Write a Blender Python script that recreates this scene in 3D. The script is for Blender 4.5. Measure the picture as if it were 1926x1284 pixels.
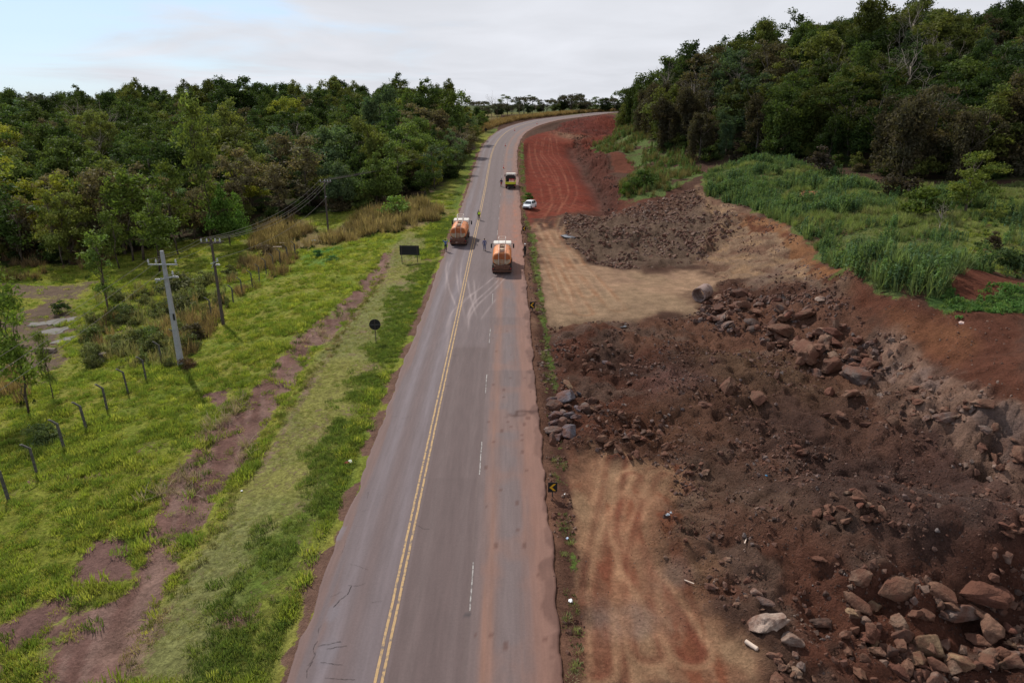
import bpy, bmesh, math, random
import numpy as np
from mathutils import Vector, Matrix, Euler

random.seed(7)
R = math.radians
for o in list(bpy.data.objects): bpy.data.objects.remove(o)
SC = bpy.context.scene
COL = SC.collection

# ------------------------------------------------------------------ camera
CAMZ, PITCH, F = 22.75, R(19.2), 1284.0
cd = bpy.data.cameras.new('camera'); cam = bpy.data.objects.new('camera', cd); COL.objects.link(cam)
cam.location = (0, 0, CAMZ); cam.rotation_euler = (R(90) - PITCH, 0, 0)
cd.sensor_width = 36; cd.lens = 36 * F / 1926; cd.clip_start = 0.5; cd.clip_end = 30000
SC.camera = cam

# ------------------------------------------------------------------ sky, sun, exposure
SUN_DIR = Vector((-0.56, 0.83, 1.0)).normalized()      # towards the sun
W = bpy.data.worlds.new('World'); SC.world = W; W.use_nodes = True
nt = W.node_tree; nt.nodes.clear()
def N(t, ty, **k):
    n = t.nodes.new(ty)
    for a, b in k.items(): setattr(n, a, b)
    return n
def Lk(t, a, b): t.links.new(a, b)
out = N(nt, 'ShaderNodeOutputWorld'); bg = N(nt, 'ShaderNodeBackground')
sky = N(nt, 'ShaderNodeTexSky', sky_type='NISHITA', sun_disc=False)
sky.sun_elevation = math.asin(SUN_DIR.z); sky.sun_rotation = math.atan2(SUN_DIR.x, SUN_DIR.y)
sky.dust_density = 0.6
sk = N(nt, 'ShaderNodeVectorMath', operation='SCALE'); sk.inputs['Scale'].default_value = 0.085
bl = N(nt, 'ShaderNodeVectorMath', operation='MULTIPLY_ADD'); Lk(nt, sky.outputs[0], bl.inputs[0]); bl.inputs[1].default_value = (.35, .45, .6); bl.inputs[2].default_value = (5.0, 6.1, 7.3); Lk(nt, bl.outputs[0], sk.inputs[0])
tc = N(nt, 'ShaderNodeTexCoord'); sep = N(nt, 'ShaderNodeSeparateXYZ'); Lk(nt, tc.outputs['Generated'], sep.inputs[0])
mz = N(nt, 'ShaderNodeMath', operation='MAXIMUM'); Lk(nt, sep.outputs[2], mz.inputs[0]); mz.inputs[1].default_value = 0.0
za = N(nt, 'ShaderNodeMath', operation='ADD'); Lk(nt, mz.outputs[0], za.inputs[0]); za.inputs[1].default_value = 0.09
dx = N(nt, 'ShaderNodeMath', operation='DIVIDE'); Lk(nt, sep.outputs[0], dx.inputs[0]); Lk(nt, za.outputs[0], dx.inputs[1])
dy = N(nt, 'ShaderNodeMath', operation='DIVIDE'); Lk(nt, sep.outputs[1], dy.inputs[0]); Lk(nt, za.outputs[0], dy.inputs[1])
cb = N(nt, 'ShaderNodeCombineXYZ'); Lk(nt, dx.outputs[0], cb.inputs[0]); Lk(nt, dy.outputs[0], cb.inputs[1])
n1 = N(nt, 'ShaderNodeTexNoise'); n1.inputs['Scale'].default_value = 0.45; n1.inputs['Detail'].default_value = 7; n1.inputs['Roughness'].default_value = .55; n1.inputs['Distortion'].default_value = .6
Lk(nt, cb.outputs[0], n1.inputs['Vector'])
# the veil is thin over the left part of the sky and closed over the rest
lf = N(nt, 'ShaderNodeMapRange'); lf.inputs[1].default_value = -.62; lf.inputs[2].default_value = .05; lf.inputs[3].default_value = -.17; lf.inputs[4].default_value = .24
Lk(nt, sep.outputs[0], lf.inputs[0])
ad = N(nt, 'ShaderNodeMath', operation='ADD'); Lk(nt, n1.outputs[0], ad.inputs[0]); Lk(nt, lf.outputs[0], ad.inputs[1])
cr = N(nt, 'ShaderNodeMapRange'); cr.interpolation_type = 'SMOOTHSTEP'
cr.inputs[1].default_value = .34; cr.inputs[2].default_value = .62; cr.inputs[3].default_value = .1; cr.inputs[4].default_value = 1.0
Lk(nt, ad.outputs[0], cr.inputs[0])
n2 = N(nt, 'ShaderNodeTexNoise'); n2.inputs['Scale'].default_value = .9; n2.inputs['Detail'].default_value = 7; n2.inputs['Distortion'].default_value = .4
mp = N(nt, 'ShaderNodeMapping'); mp.inputs['Scale'].default_value = (.9, .7, 1); mp.inputs['Rotation'].default_value = (0, 0, .5)
Lk(nt, cb.outputs[0], mp.inputs[0]); Lk(nt, mp.outputs[0], n2.inputs['Vector'])
cc = N(nt, 'ShaderNodeMapRange'); cc.inputs[1].default_value = .3; cc.inputs[2].default_value = .75; cc.inputs[3].default_value = .86; cc.inputs[4].default_value = 1.06
Lk(nt, n2.outputs[0], cc.inputs[0])
cl = N(nt, 'ShaderNodeVectorMath', operation='SCALE'); cl.inputs[0].default_value = (.80, .82, .88); Lk(nt, cc.outputs[0], cl.inputs['Scale'])
# veil is denser (brighter) low down, thinner towards the zenith
zf = N(nt, 'ShaderNodeMapRange'); zf.inputs[1].default_value = .1; zf.inputs[2].default_value = .9; zf.inputs[3].default_value = 1.0; zf.inputs[4].default_value = .55
Lk(nt, mz.outputs[0], zf.inputs[0])
cl2 = N(nt, 'ShaderNodeVectorMath', operation='SCALE'); Lk(nt, cl.outputs[0], cl2.inputs[0]); Lk(nt, zf.outputs[0], cl2.inputs['Scale'])
mx = N(nt, 'ShaderNodeMix', data_type='RGBA'); Lk(nt, cr.outputs[0], mx.inputs[0]); Lk(nt, sk.outputs[0], mx.inputs[6]); Lk(nt, cl2.outputs[0], mx.inputs[7])
Lk(nt, mx.outputs[2], bg.inputs[0]); bg.inputs[1].default_value = 1.0; Lk(nt, bg.outputs[0], out.inputs[0])

sl = bpy.data.lights.new('sun', 'SUN'); so = bpy.data.objects.new('sun', sl); COL.objects.link(so)
sl.energy = 4.2; sl.angle = R(1.0); sl.color = (1, .95, .87)
so.rotation_euler = (-SUN_DIR).to_track_quat('-Z', 'Y').to_euler(); so.location = (0, 0, 80)

SC.render.engine = 'CYCLES'
vs = SC.view_settings; vs.view_transform = 'Standard'; vs.look = 'None'; vs.exposure = 0.0; vs.gamma = 1; vs.use_curve_mapping = False
SC.cycles.max_bounces = 5; SC.cycles.diffuse_bounces = 2; SC.cycles.transparent_max_bounces = 6

# ------------------------------------------------------------------ numeric helpers
def _hash(ix, iy, seed):
    h = (ix.astype(np.int64) * 374761393 + iy.astype(np.int64) * 668265263 + seed * 974711) & 0x7fffffff
    h = ((h ^ (h >> 13)) * 1274126177) & 0x7fffffff
    return ((h ^ (h >> 16)) & 0xffff) / 65535.0
def vnoise(x, y, seed=0):
    ix = np.floor(x); iy = np.floor(y); fx = x - ix; fy = y - iy
    fx = fx * fx * fx * (fx * (fx * 6 - 15) + 10); fy = fy * fy * fy * (fy * (fy * 6 - 15) + 10)
    a = _hash(ix, iy, seed); b = _hash(ix + 1, iy, seed); c = _hash(ix, iy + 1, seed); d = _hash(ix + 1, iy + 1, seed)
    return (a + (b - a) * fx) * (1 - fy) + (c + (d - c) * fx) * fy - .5
def fbm(x, y, scale, octs, seed=0, gain=.5):
    v = 0; a = 1; s = 1 / scale
    for i in range(octs):
        c, sn = math.cos(i * 1.3), math.sin(i * 1.3)
        v = v + a * vnoise((x * c - y * sn) * s + 17.3 * i, (x * sn + y * c) * s - 9.1 * i, seed + i); a *= gain; s *= 2.03
    return v
def sstep(a, b, x):
    t = np.clip((x - a) / (b - a), 0, 1); return t * t * (3 - 2 * t)
def seg_dist(x, y, P, closed=False):
    """distance to polyline P, param index along it"""
    d = np.full(x.shape, 1e9); par = np.zeros(x.shape)
    n = len(P); m = n if closed else n - 1
    for i in range(m):
        ax, ay = P[i][0], P[i][1]; bx, by = P[(i + 1) % n][0], P[(i + 1) % n][1]
        ex, ey = bx - ax, by - ay; l2 = ex * ex + ey * ey + 1e-9
        t = np.clip(((x - ax) * ex + (y - ay) * ey) / l2, 0, 1)
        q = np.hypot(x - ax - t * ex, y - ay - t * ey); w = q < d
        d = np.where(w, q, d); par = np.where(w, i + t, par)
    return d, par
def inside(x, y, P):
    c = np.zeros(x.shape, bool); n = len(P)
    for i in range(n):
        ax, ay = P[i][0], P[i][1]; bx, by = P[(i + 1) % n][0], P[(i + 1) % n][1]
        if ay == by: continue
        c ^= ((ay > y) != (by > y)) & (x < (bx - ax) * (y - ay) / (by - ay) + ax)
    return c
def sdf(x, y, P):        # positive inside, metres
    d, _ = seg_dist(x, y, P, True)
    return np.where(inside(x, y, P), d, -d)
def pmask(x, y, P, soft=.6, warp=0., wscale=3., seed=0):
    """soft mask of a polygon with a ragged edge"""
    xs = [p[0] for p in P]; ys = [p[1] for p in P]; pad = soft + warp + 1
    sel = (x > min(xs) - pad) & (x < max(xs) + pad) & (y > min(ys) - pad) & (y < max(ys) + pad)
    out = np.zeros(x.shape)
    if sel.any():
        a, b = x[sel], y[sel]; s = sdf(a, b, P)
        if warp: s = s + fbm(a, b, wscale, 4, seed) * 2 * warp
        out[sel] = sstep(-soft, soft, s)
    return out

# ------------------------------------------------------------------ surveying: a photo pixel gives a viewing ray from the drone's position
def ray(px, py):
    a = (px - 963) / F; b = (642 - py) / F
    return np.array([a, math.cos(PITCH) + b * math.sin(PITCH), -math.sin(PITCH) + b * math.cos(PITCH)])
def on_level(px, py, z):
    d = ray(px, py); t = (z - CAMZ) / d[2]; return (d[0] * t, d[1] * t, z)

# road centre (yellow line): height profile along Y
PY = [-80, 22, 60, 97, 124, 159, 203, 271, 330, 400, 480, 800]
PZ = [-1.0, 0, 1.0, 2.1, 3.1, 4.9, 8.0, 12.7, 15.7, 17.9, 18.3, 15]
def roadz(Y): return np.interp(Y, PY, PZ)
def on_profile(px, py):
    d = ray(px, py); t = np.linspace(15, 520, 4000); z = CAMZ + d[2] * t; g = roadz(d[1] * t)
    i = np.argmax(z < g) if (z < g).any() else len(t) - 1
    return np.array([d[0] * t[i], d[1] * t[i]])
_rc = [(715, 1284), (771, 1000), (812, 820), (848, 650), (870, 555), (884, 480), (899.3, 418.5), (908.4, 374.4), (914.9, 340.7),
       (921.4, 301.7), (926.6, 281), (933, 269), (940.9, 257.6), (953.8, 247.2), (972, 238), (1008, 227.5), (1057.7, 220.5), (1100, 215.5), (1140.8, 211.5)]
_pts = [on_profile(*p) for p in _rc]
_pts = [np.array([_pts[0][0] + 0.2, -60.]), np.array([_pts[0][0], 10.])] + _pts
last = _pts[-1]; dirv = (_pts[-1] - _pts[-3]); dirv /= np.linalg.norm(dirv)
_pts += [last + dirv * 40, last + dirv * 100 + np.array([8, -6]), last + dirv * 200 + np.array([30, -25])]
RC0 = np.array(_pts)
def resample(P, step):
    P = np.array(P, float); s = np.r_[0, np.cumsum(np.linalg.norm(np.diff(P, axis=0), axis=1))]
    t = np.arange(0, s[-1], step); return np.stack([np.interp(t, s, P[:, k]) for k in range(P.shape[1])], 1)
RC = resample(RC0, 2.0)
for _ in range(60):                       # smooth the alignment
    RC[1:-1] = .25 * RC[:-2] + .5 * RC[1:-1] + .25 * RC[2:]
RC = resample(RC, 2.0)
OL, OR_ = -3.85, 7.65                    # left and right pavement edges from the yellow line
def road_coords(x, y):
    """signed offset to the right of the yellow line, distance along"""
    best = np.full(x.shape, 1e9); off = np.zeros(x.shape); al = np.zeros(x.shape)
    P = RC[::2]; 
    for i in range(len(P) - 1):
        ax, ay = P[i]; ex, ey = P[i + 1] - P[i]; l = math.hypot(ex, ey)
        t = np.clip(((x - ax) * ex + (y - ay) * ey) / (l * l), 0, 1)
        qx = x - ax - t * ex; qy = y - ay - t * ey; q = qx * qx + qy * qy; w = q < best
        best = np.where(w, q, best); off = np.where(w, (qx * ey - qy * ex) / l, off); al = np.where(w, (i + t) * l, al)
    d = np.sqrt(best); return np.where(off < 0, -d, d), al

# ------------------------------------------------------------------ base terrain: smooth surface through surveyed heights
CP = []
def cp(*L):
    for px, py, z in L: CP.append(on_level(px, py, z))
cp((300,1284,-.6),(0,1284,-.9),(0,1100,-.9),(15,938,-.9),(340,688,-.6),(420,610,-.6),(540,480,-.3),(617,434,.5),(760,490,1.5),
   (707,646,.5),(450,900,-.5),(0,800,-1.8),(150,700,-2.2),(0,650,-3.2),(120,600,-3.4),(60,560,-3.1),(200,560,-3.0),(300,520,-2.3),
   (0,520,-2.8),(100,530,-3.2),(380,480,-1.5),(700,425,1.9),
   (1150,1284,-.4),(1100,900,-.3),(1150,1050,-.4),(1100,560,.9),(1250,560,1.2),(1060,480,1.8),(1200,430,2.4),(1040,420,2.6),
   (1150,400,2.9),(1010,330,5.2),(1100,330,4.6),(1130,375,3.5),(1000,262,10.9),(1060,250,12.0),(1095,236,13.6),(1095,290,6.9),(1155,375,3.9),
   (1200,345,6.6),(1230,300,8.3),(1150,300,7.6),(1180,260,10.2),(1300,330,8),(1250,400,3.2),(1330,440,3),(1400,380,6.2),
   (1400,490,2.4),(1510,450,6),(1450,520,2.6),(1600,530,6),(1560,600,2.4),(1700,560,6.2),(1650,700,1.0),(1700,615,4.4),(1800,620,5.5),
   (1926,600,6.3),(1750,860,.6),(1926,935,.6),(1800,715,3.9),(1926,760,4.4),(1400,1284,-.7),(1926,1284,-1.2),(1300,800,.1),
   (1500,1000,.3),(1800,1050,.2),(1500,850,.2),(1400,700,.8),(1400,320,8.6),(1500,420,7),(1500,330,9.3),(1700,450,7.6),(1900,540,6.5),
   (1926,350,9.6),(1700,340,9.5),(1926,450,7.6),(1080,300,6.6))
for p in RC[5::14]:
    if p[1] < 420: CP.append((p[0], p[1], float(roadz(p[1])) - .1)); 
CP += [(-60,130,-1.5),(-100,130,-2.5),(-30,140,2.5),(-22,170,5),(-60,170,4),(-100,170,4),(-150,170,3),(-22,210,8.2),(-60,220,9.5),
   (-120,220,8),(-200,220,7),(-40,260,13),(-100,260,12.5),(-180,260,9.5),(-300,260,6),(-30,300,14),(-100,320,13),(-250,350,9),(-300,150,-1),
   (-500,300,3),(-200,600,8),(0,500,17),(0,700,14),(300,700,20),(-80,60,-3.5),(-120,90,-3.2),(-200,60,-4),(-60,20,-2),(-60,-30,-2),(-5,-60,-1),
   (60,-30,0),(80,20,4),(60,40,5.5),(52,155,10),(80,150,12),(110,140,14),(60,185,18),(100,180,22),(150,180,27),(48,220,16.5),(80,220,27),
   (140,220,32),(48,260,16),(100,260,32),(200,260,38),(200,180,31),(150,125,20),(250,130,33),(300,400,45),(64,320,17.5),(120,350,28),(110,450,22),(75,385,19),
   (55,440,18),(30,420,17.6),(20,380,17.4),(120,80,14),(200,40,25),(400,100,45),(500,400,50)]
CP = np.array(CP)
def _tps(r2): return .5 * r2 * np.log(r2 + 1e-9)
_S = 100.0
_X = CP[:, :2] / _S; _n = len(_X)
_K = _tps(((_X[:, None] - _X[None]) ** 2).sum(2)) + np.eye(_n) * 2e-4
_P = np.c_[np.ones(_n), _X]; _A = np.zeros((_n + 3, _n + 3)); _A[:_n, :_n] = _K; _A[:_n, _n:] = _P; _A[_n:, :_n] = _P.T
_w = np.linalg.solve(_A, np.r_[CP[:, 2], 0, 0, 0])
def base_h(x, y):
    x = np.asarray(x, float); y = np.asarray(y, float)
    r = np.hypot(x, y - 200); k = np.where(r > 600, 600 / np.maximum(r, 1), 1)   # freeze beyond the surveyed land
    xx = x * k / _S; yy = ((y - 200) * k + 200) / _S
    v = _w[_n] + _w[_n + 1] * xx + _w[_n + 2] * yy
    for i in range(_n): v = v + _w[i] * _tps((xx - _X[i, 0]) ** 2 + (yy - _X[i, 1]) ** 2)
    return v * np.where(r > 600, np.exp(-(r - 600) / 900.), 1)
def at0(px, py):
    d = ray(px, py); t = np.concatenate([np.linspace(18, 160, 300), np.linspace(160.5, 520, 250)])
    z = CAMZ + d[2] * t; g = base_h(d[0] * t, d[1] * t); b = z < g
    i = int(np.argmax(b)) if b.any() else len(t) - 1
    if i > 0 and b[i]:
        u = (z[i-1] - g[i-1]) / ((z[i-1] - g[i-1]) - (z[i] - g[i])); tt = t[i-1] + u * (t[i] - t[i-1])
    else: tt = t[i]
    return (d[0] * tt, d[1] * tt)
def poly(*L): return [at0(px, py) for px, py in L]

# ---- surveyed outlines
Z = {}
Z['tan'] = poly((1003,425),(1060,440),(1095,495),(1170,512),(1330,500),(1345,530),(1300,560),(1310,590),(1180,606),(1030,612),(1012,540))
Z['track'] = poly((1058,850),(1150,860),(1270,885),(1255,960),(1225,1040),(1290,1110),(1400,1200),(1500,1284),(1084,1284),(1072,1100),(1062,950))
Z['redfield'] = poly((984,264),(1000,256),(1060,244),(1080,262),(1090,300),(1120,345),(1135,385),(1060,402),(1000,412),(1000,430),(985,425),(984,385),(982,330),(978,290))
Z['redfar'] = poly((1030,250),(1060,232),(1100,220),(1145,213),(1165,240),(1150,262),(1110,285),(1080,262))
Z['rubble'] = poly((1062,402),(1180,388),(1310,355),(1400,420),(1345,470),(1290,498),(1180,506),(1105,492),(1062,455))
Z['banktan'] = poly((1310,350),(1400,388),(1500,445),(1560,515),(1600,570),(1480,530),(1340,520),(1310,470),(1345,430))
Z['lip'] = poly((1385,395),(1440,412),(1530,455),(1575,510),(1550,522),(1500,480),(1400,425))
Z['face'] = poly((1640,640),(1700,640),(1800,715),(1926,770),(1926,950),(1820,880),(1730,800),(1650,760))
Z['redbank'] = poly((1570,520),(1640,555),(1700,570),(1800,590),(1926,590),(1926,770),(1800,715),(1700,640),(1610,590))
Z['orange'] = poly((1660,600),(1760,600),(1850,650),(1800,690),(1690,640))
Z['weeds'] = poly((1322,330),(1400,303),(1480,303),(1600,335),(1700,350),(1800,345),(1926,345),(1926,530),(1870,515),(1780,545),(1760,565),(1690,570),(1600,545),(1560,500),(1530,465),(1460,415),(1400,388),(1330,368))
Z['weeds2'] = poly((1745,552),(1790,545),(1810,572),(1926,545),(1926,590),(1800,600),(1750,580))
Z['weedsfar'] = poly((1110,270),(1150,258),(1165,215),(1200,235),(1300,298),(1325,330),(1250,372),(1185,380),(1165,355),(1190,330),(1155,300))
Z['barefar'] = poly((1140,290),(1160,288),(1195,315),(1190,325),(1160,325))
Z['bare1'] = poly((1490,368),(1520,358),(1548,362),(1530,376),(1500,378))
Z['bare2'] = poly((1780,535),(1830,517),(1890,520),(1926,532),(1926,552),(1850,565),(1800,560))
Z['yellow'] = poly((1780,420),(1850,385),(1926,365),(1926,530),(1870,510),(1800,470))
Z['verge_r'] = poly((978,262),(984,275),(990,385),(985,395),(998,430),(1006,440),(1030,620),(1046,720),(1062,860),(1072,950),(1096,1284),(1072,1284),(1040,900),(1014,620),(1000,500),(984,400),(970,300))
Z['mown'] = poly((500,1284),(585,1040),(640,860),(720,690),(790,540),(805,450),(770,432),(735,465),(720,500),(690,560),(600,660),(490,850),(390,1030),(300,1150),(235,1284))
Z['mown'] = [(p[0], p[1]) for p in Z['mown']]
Z['strip'] = poly((722,478),(736,500),(700,545),(650,600),(600,650),(540,735),(480,830),(400,930),(350,1010),(300,1110),(235,1200),(180,1284),(70,1284),(150,1180),(240,1120),(265,1050),(300,970),(330,900),(400,810),(470,740),(520,670),(560,630),(620,590),(680,530))
Z['bare3'] = poly((125,1075),(175,1020),(235,1005),(255,1040),(240,1095),(150,1100))
Z['bare4'] = poly((0,1225),(0,1190),(70,1150),(125,1120),(135,1140),(60,1195))
Z['bare5'] = poly((420,1165),(490,1150),(500,1175),(450,1200))
Z['bare6'] = poly((380,740),(440,720),(430,760),(400,775))
Z['swamp'] = poly((20,590),(70,570),(120,565),(150,590),(135,640),(120,690),(60,720),(0,735),(0,600))
Z['swamp2'] = poly((0,535),(170,530),(165,555),(100,575),(0,560))
Z['lush'] = poly((565,485),(600,465),(640,462),(645,480),(620,505),(580,505))
Z['dry'] = poly((610,440),(700,395),(800,380),(835,395),(825,420),(740,440),(660,455),(560,470),(470,470),(480,430),(560,415))
Z['cutwall'] = poly((1075,262),(1096,255),(1135,285),(1170,350),(1160,392),(1135,390),(1122,345),(1092,300))
Z['forest_l'] = [(-220,88)] + poly((0,500),(130,500),(230,480),(330,460),(430,440),(480,425),(570,405),(700,392),(800,368),(850,335),(880,285),(902,255)) + [(-14,262),(-9,300),(-60,345),(-140,380),(-320,380),(-360,180)]
Z['forest_r'] = poly((1165,232),(1190,245),(1250,280),(1320,308),(1400,300),(1500,300),(1600,322),(1700,338),(1850,345),(1926,340)) + [(110,112),(170,100),(330,100),(380,300),(260,380),(95,400),(74,350),(60,300)]
Z['excav'] = poly((1030,612),(1180,606),(1310,590),(1350,530),(1480,530),(1600,580),(1650,700),(1740,810),(1926,950),(1926,1284),(1500,1284),(1400,1200),(1290,1110),(1225,1040),(1255,960),(1270,885),(1058,850),(1045,720))

# mounds: (px, py, radius across, radius along, height, rotation)
MOUNDS = [(1480,640,9,5.5,1.7,-.5),(1360,690,6,5,1.1,.3),(1420,760,6,4,.8,0),(1600,700,6,4,1.0,-.3),(1130,650,5,4,.5,0),(1150,760,5,4,.5,.2),
          (1090,800,3,3,.5,0),(1500,960,6,4,.8,.2),(1330,1000,3,3,.5,0),(1700,1010,8,4,1.3,-.1),(1880,1040,6,4,1.0,0),(1300,430,12,6,.8,0),
          (1130,440,8,5,.6,0),(1860,535,5,4,.7,0),(1125,236,9,12,2.6,.3),(1100,250,6,8,1.4,.5),(1140,236,6,7,1.2,0),(1140,300,6,8,1.2,0),(1080,235,5,5,.6,0),(1780,1190,4.0,2.2,-.7,0),(1560,560,8,4,.5,-.4)]
MND = [at0(m[0], m[1]) + tuple(m[2:]) for m in MOUNDS]
GULLY = poly((715,488),(690,545),(640,600),(590,650),(530,735),(470,830),(400,930),(330,1030),(270,1130),(200,1230))
DITCH_R = poly((984,400),(1001,500),(1016,620),(1040,800),(1055,950),(1078,1284))
CHAN = poly((1075,275),(1100,320),(1120,345),(1140,385),(1140,395))

def height(x, y, fine=True):
    x = np.asarray(x, float); y = np.asarray(y, float)
    sh = x.shape; x = x.ravel(); y = y.ravel()
    h = base_h(x, y)
    near = (np.abs(x) < 140) & (y > 5) & (y < 460)
    X = x[near]; Y = y[near]; hh = h[near]
    for mx_, my_, ra, rb, hm, ro in MND:
        u = (X - mx_) * math.cos(ro) + (Y - my_) * math.sin(ro); v = -(X - mx_) * math.sin(ro) + (Y - my_) * math.cos(ro)
        hh = hh + hm * np.exp(-((u / ra) ** 2 + (v / rb) ** 2) ** 1.3)
    ex = pmask(X, Y, Z['excav'], 1.5, .8); ru = pmask(X, Y, Z['rubble'], 1.5, .5); fa = pmask(X, Y, Z['face'], 1.2); rb_ = pmask(X, Y, Z['redbank'], 1.5) 
    bt = pmask(X, Y, Z['banktan'], 1.5)
    rough = np.clip(pmask(X, Y, Z['cutwall'], 2) * 1.5 + pmask(X, Y, Z['redfar'], 3) * .9 * (Y < 330) + ex * 1.0 + ru * .9 + fa * .8 + rb_ * .5 + bt * .5, 0, 1.5)
    hh = hh + rough * (fbm(X, Y, 7, 2, 3) * 1.0 + fbm(X, Y, 2.2, 3, 11) * .8 + (.22 - np.abs(fbm(X, Y, 1.1, 4, 5))) * .85)
    # scarred rock face: near-vertical flutes and blocky steps
    q = fbm(X, Y, 1.4, 3, 23); hh = hh + fa * (.35 - np.abs(q) * 1.7 + np.round(fbm(X, Y, 2.0, 2, 31) * 6) / 6 * .9); hh = hh + bt * (.2 - np.abs(fbm(X * 1.3 + Y * .5, Y * .45, 1.6, 4, 33))) * .9
    tr = pmask(X, Y, Z['track'], .5) + pmask(X, Y, Z['tan'], .5); 
    gl = (X < -8) & (Y < 130)
    hh = hh + np.where(gl, fbm(X, Y, 5, 3, 41) * .25 + fbm(X, Y, .9, 2, 43) * .12, fbm(X, Y, 2.5, 3, 44) * .12)
    d, _ = seg_dist(X, Y, GULLY); hh = hh - .42 * np.exp(-(d / 1.1) ** 2) * (1 + fbm(X, Y, 2, 2, 7))
    d, _ = seg_dist(X, Y, DITCH_R); hh = hh - .6 * np.exp(-(d / .5) ** 2) * (1 + 1.2 * fbm(X, Y, 1.2, 2, 8))
    d, _ = seg_dist(X, Y, CHAN); hh = hh - 1.5 * np.exp(-(d / 3.) ** 2)
    rf = pmask(X, Y, Z['redfield'], 3.); hh = hh + rf * fbm(X, Y, 4, 2, 51) * .2
    off, al = road_coords(X, Y); rz = roadz(Y)
    e = np.where(off < 0, OL - off, off - OR_)                   # metres outside the pavement
    hh = rz - .12 - sstep(.15, 1.2, e) * .18 + (hh - rz + .3) * sstep(1.2, np.where(off < 0, 7., 3.2), e)
    h[near] = hh
    return h.reshape(sh)
def hz(x, y): return float(height(np.array([x]), np.array([y]))[0])
def at(px, py, zoff=0.):
    """point of the finished terrain seen in direction (px, py)"""
    d = ray(px, py); t = np.concatenate([np.arange(18, 160, .5), np.arange(160, 520, 1.5)])
    z = CAMZ + d[2] * t; g = height(d[0] * t, d[1] * t) + zoff; b = z < g
    i = int(np.argmax(b)) if b.any() else len(t) - 1
    if i > 0 and b[i]:
        u = (z[i-1] - g[i-1]) / ((z[i-1] - g[i-1]) - (z[i] - g[i])); tt = t[i-1] + u * (t[i] - t[i-1])
    else: tt = t[i]
    return Vector((d[0] * tt, d[1] * tt, hz(d[0] * tt, d[1] * tt)))
# ------------------------------------------------------------------ object helpers
def tag(o, label=None, cat=None, group=None, kind=None):
    if label: o['label'] = label
    if cat: o['category'] = cat
    if group: o['group'] = group
    if kind: o['kind'] = kind
    return o
def empty(name, loc, rz=0, rx=0):
    o = bpy.data.objects.new(name, None); COL.objects.link(o); o.location = loc; o.rotation_euler = (rx, 0, rz); o.empty_display_size = .3
    return o
def link(name, me, parent=None, loc=None):
    o = bpy.data.objects.new(name, me); COL.objects.link(o)
    if parent is not None: o.parent = parent
    if loc is not None: o.location = loc
    return o
def np_mesh(name, V, Fc, mat=None, smooth=False):
    me = bpy.data.meshes.new(name); V = np.asarray(V, np.float32); Fc = np.asarray(Fc, np.int32)
    me.vertices.add(len(V)); me.vertices.foreach_set('co', V.ravel()); k = Fc.shape[1]
    me.loops.add(Fc.size); me.loops.foreach_set('vertex_index', Fc.ravel())
    me.polygons.add(len(Fc)); me.polygons.foreach_set('loop_start', np.arange(0, Fc.size, k, dtype=np.int32)); me.polygons.foreach_set('loop_total', np.full(len(Fc), k, np.int32))
    if smooth: me.polygons.foreach_set('use_smooth', np.ones(len(Fc), bool))
    me.update(calc_edges=True)
    if mat: me.materials.append(mat)
    return me
def attr_col(me, name, C, dom='POINT'):
    a = me.attributes.new(name, 'FLOAT_COLOR', dom); C = np.c_[C, np.ones(len(C))].astype(np.float32); a.data.foreach_set('color', C.ravel())
def attr_f(me, name, v, dom='POINT'):
    a = me.attributes.new(name, 'FLOAT', dom); a.data.foreach_set('value', np.asarray(v, np.float32))
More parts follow.
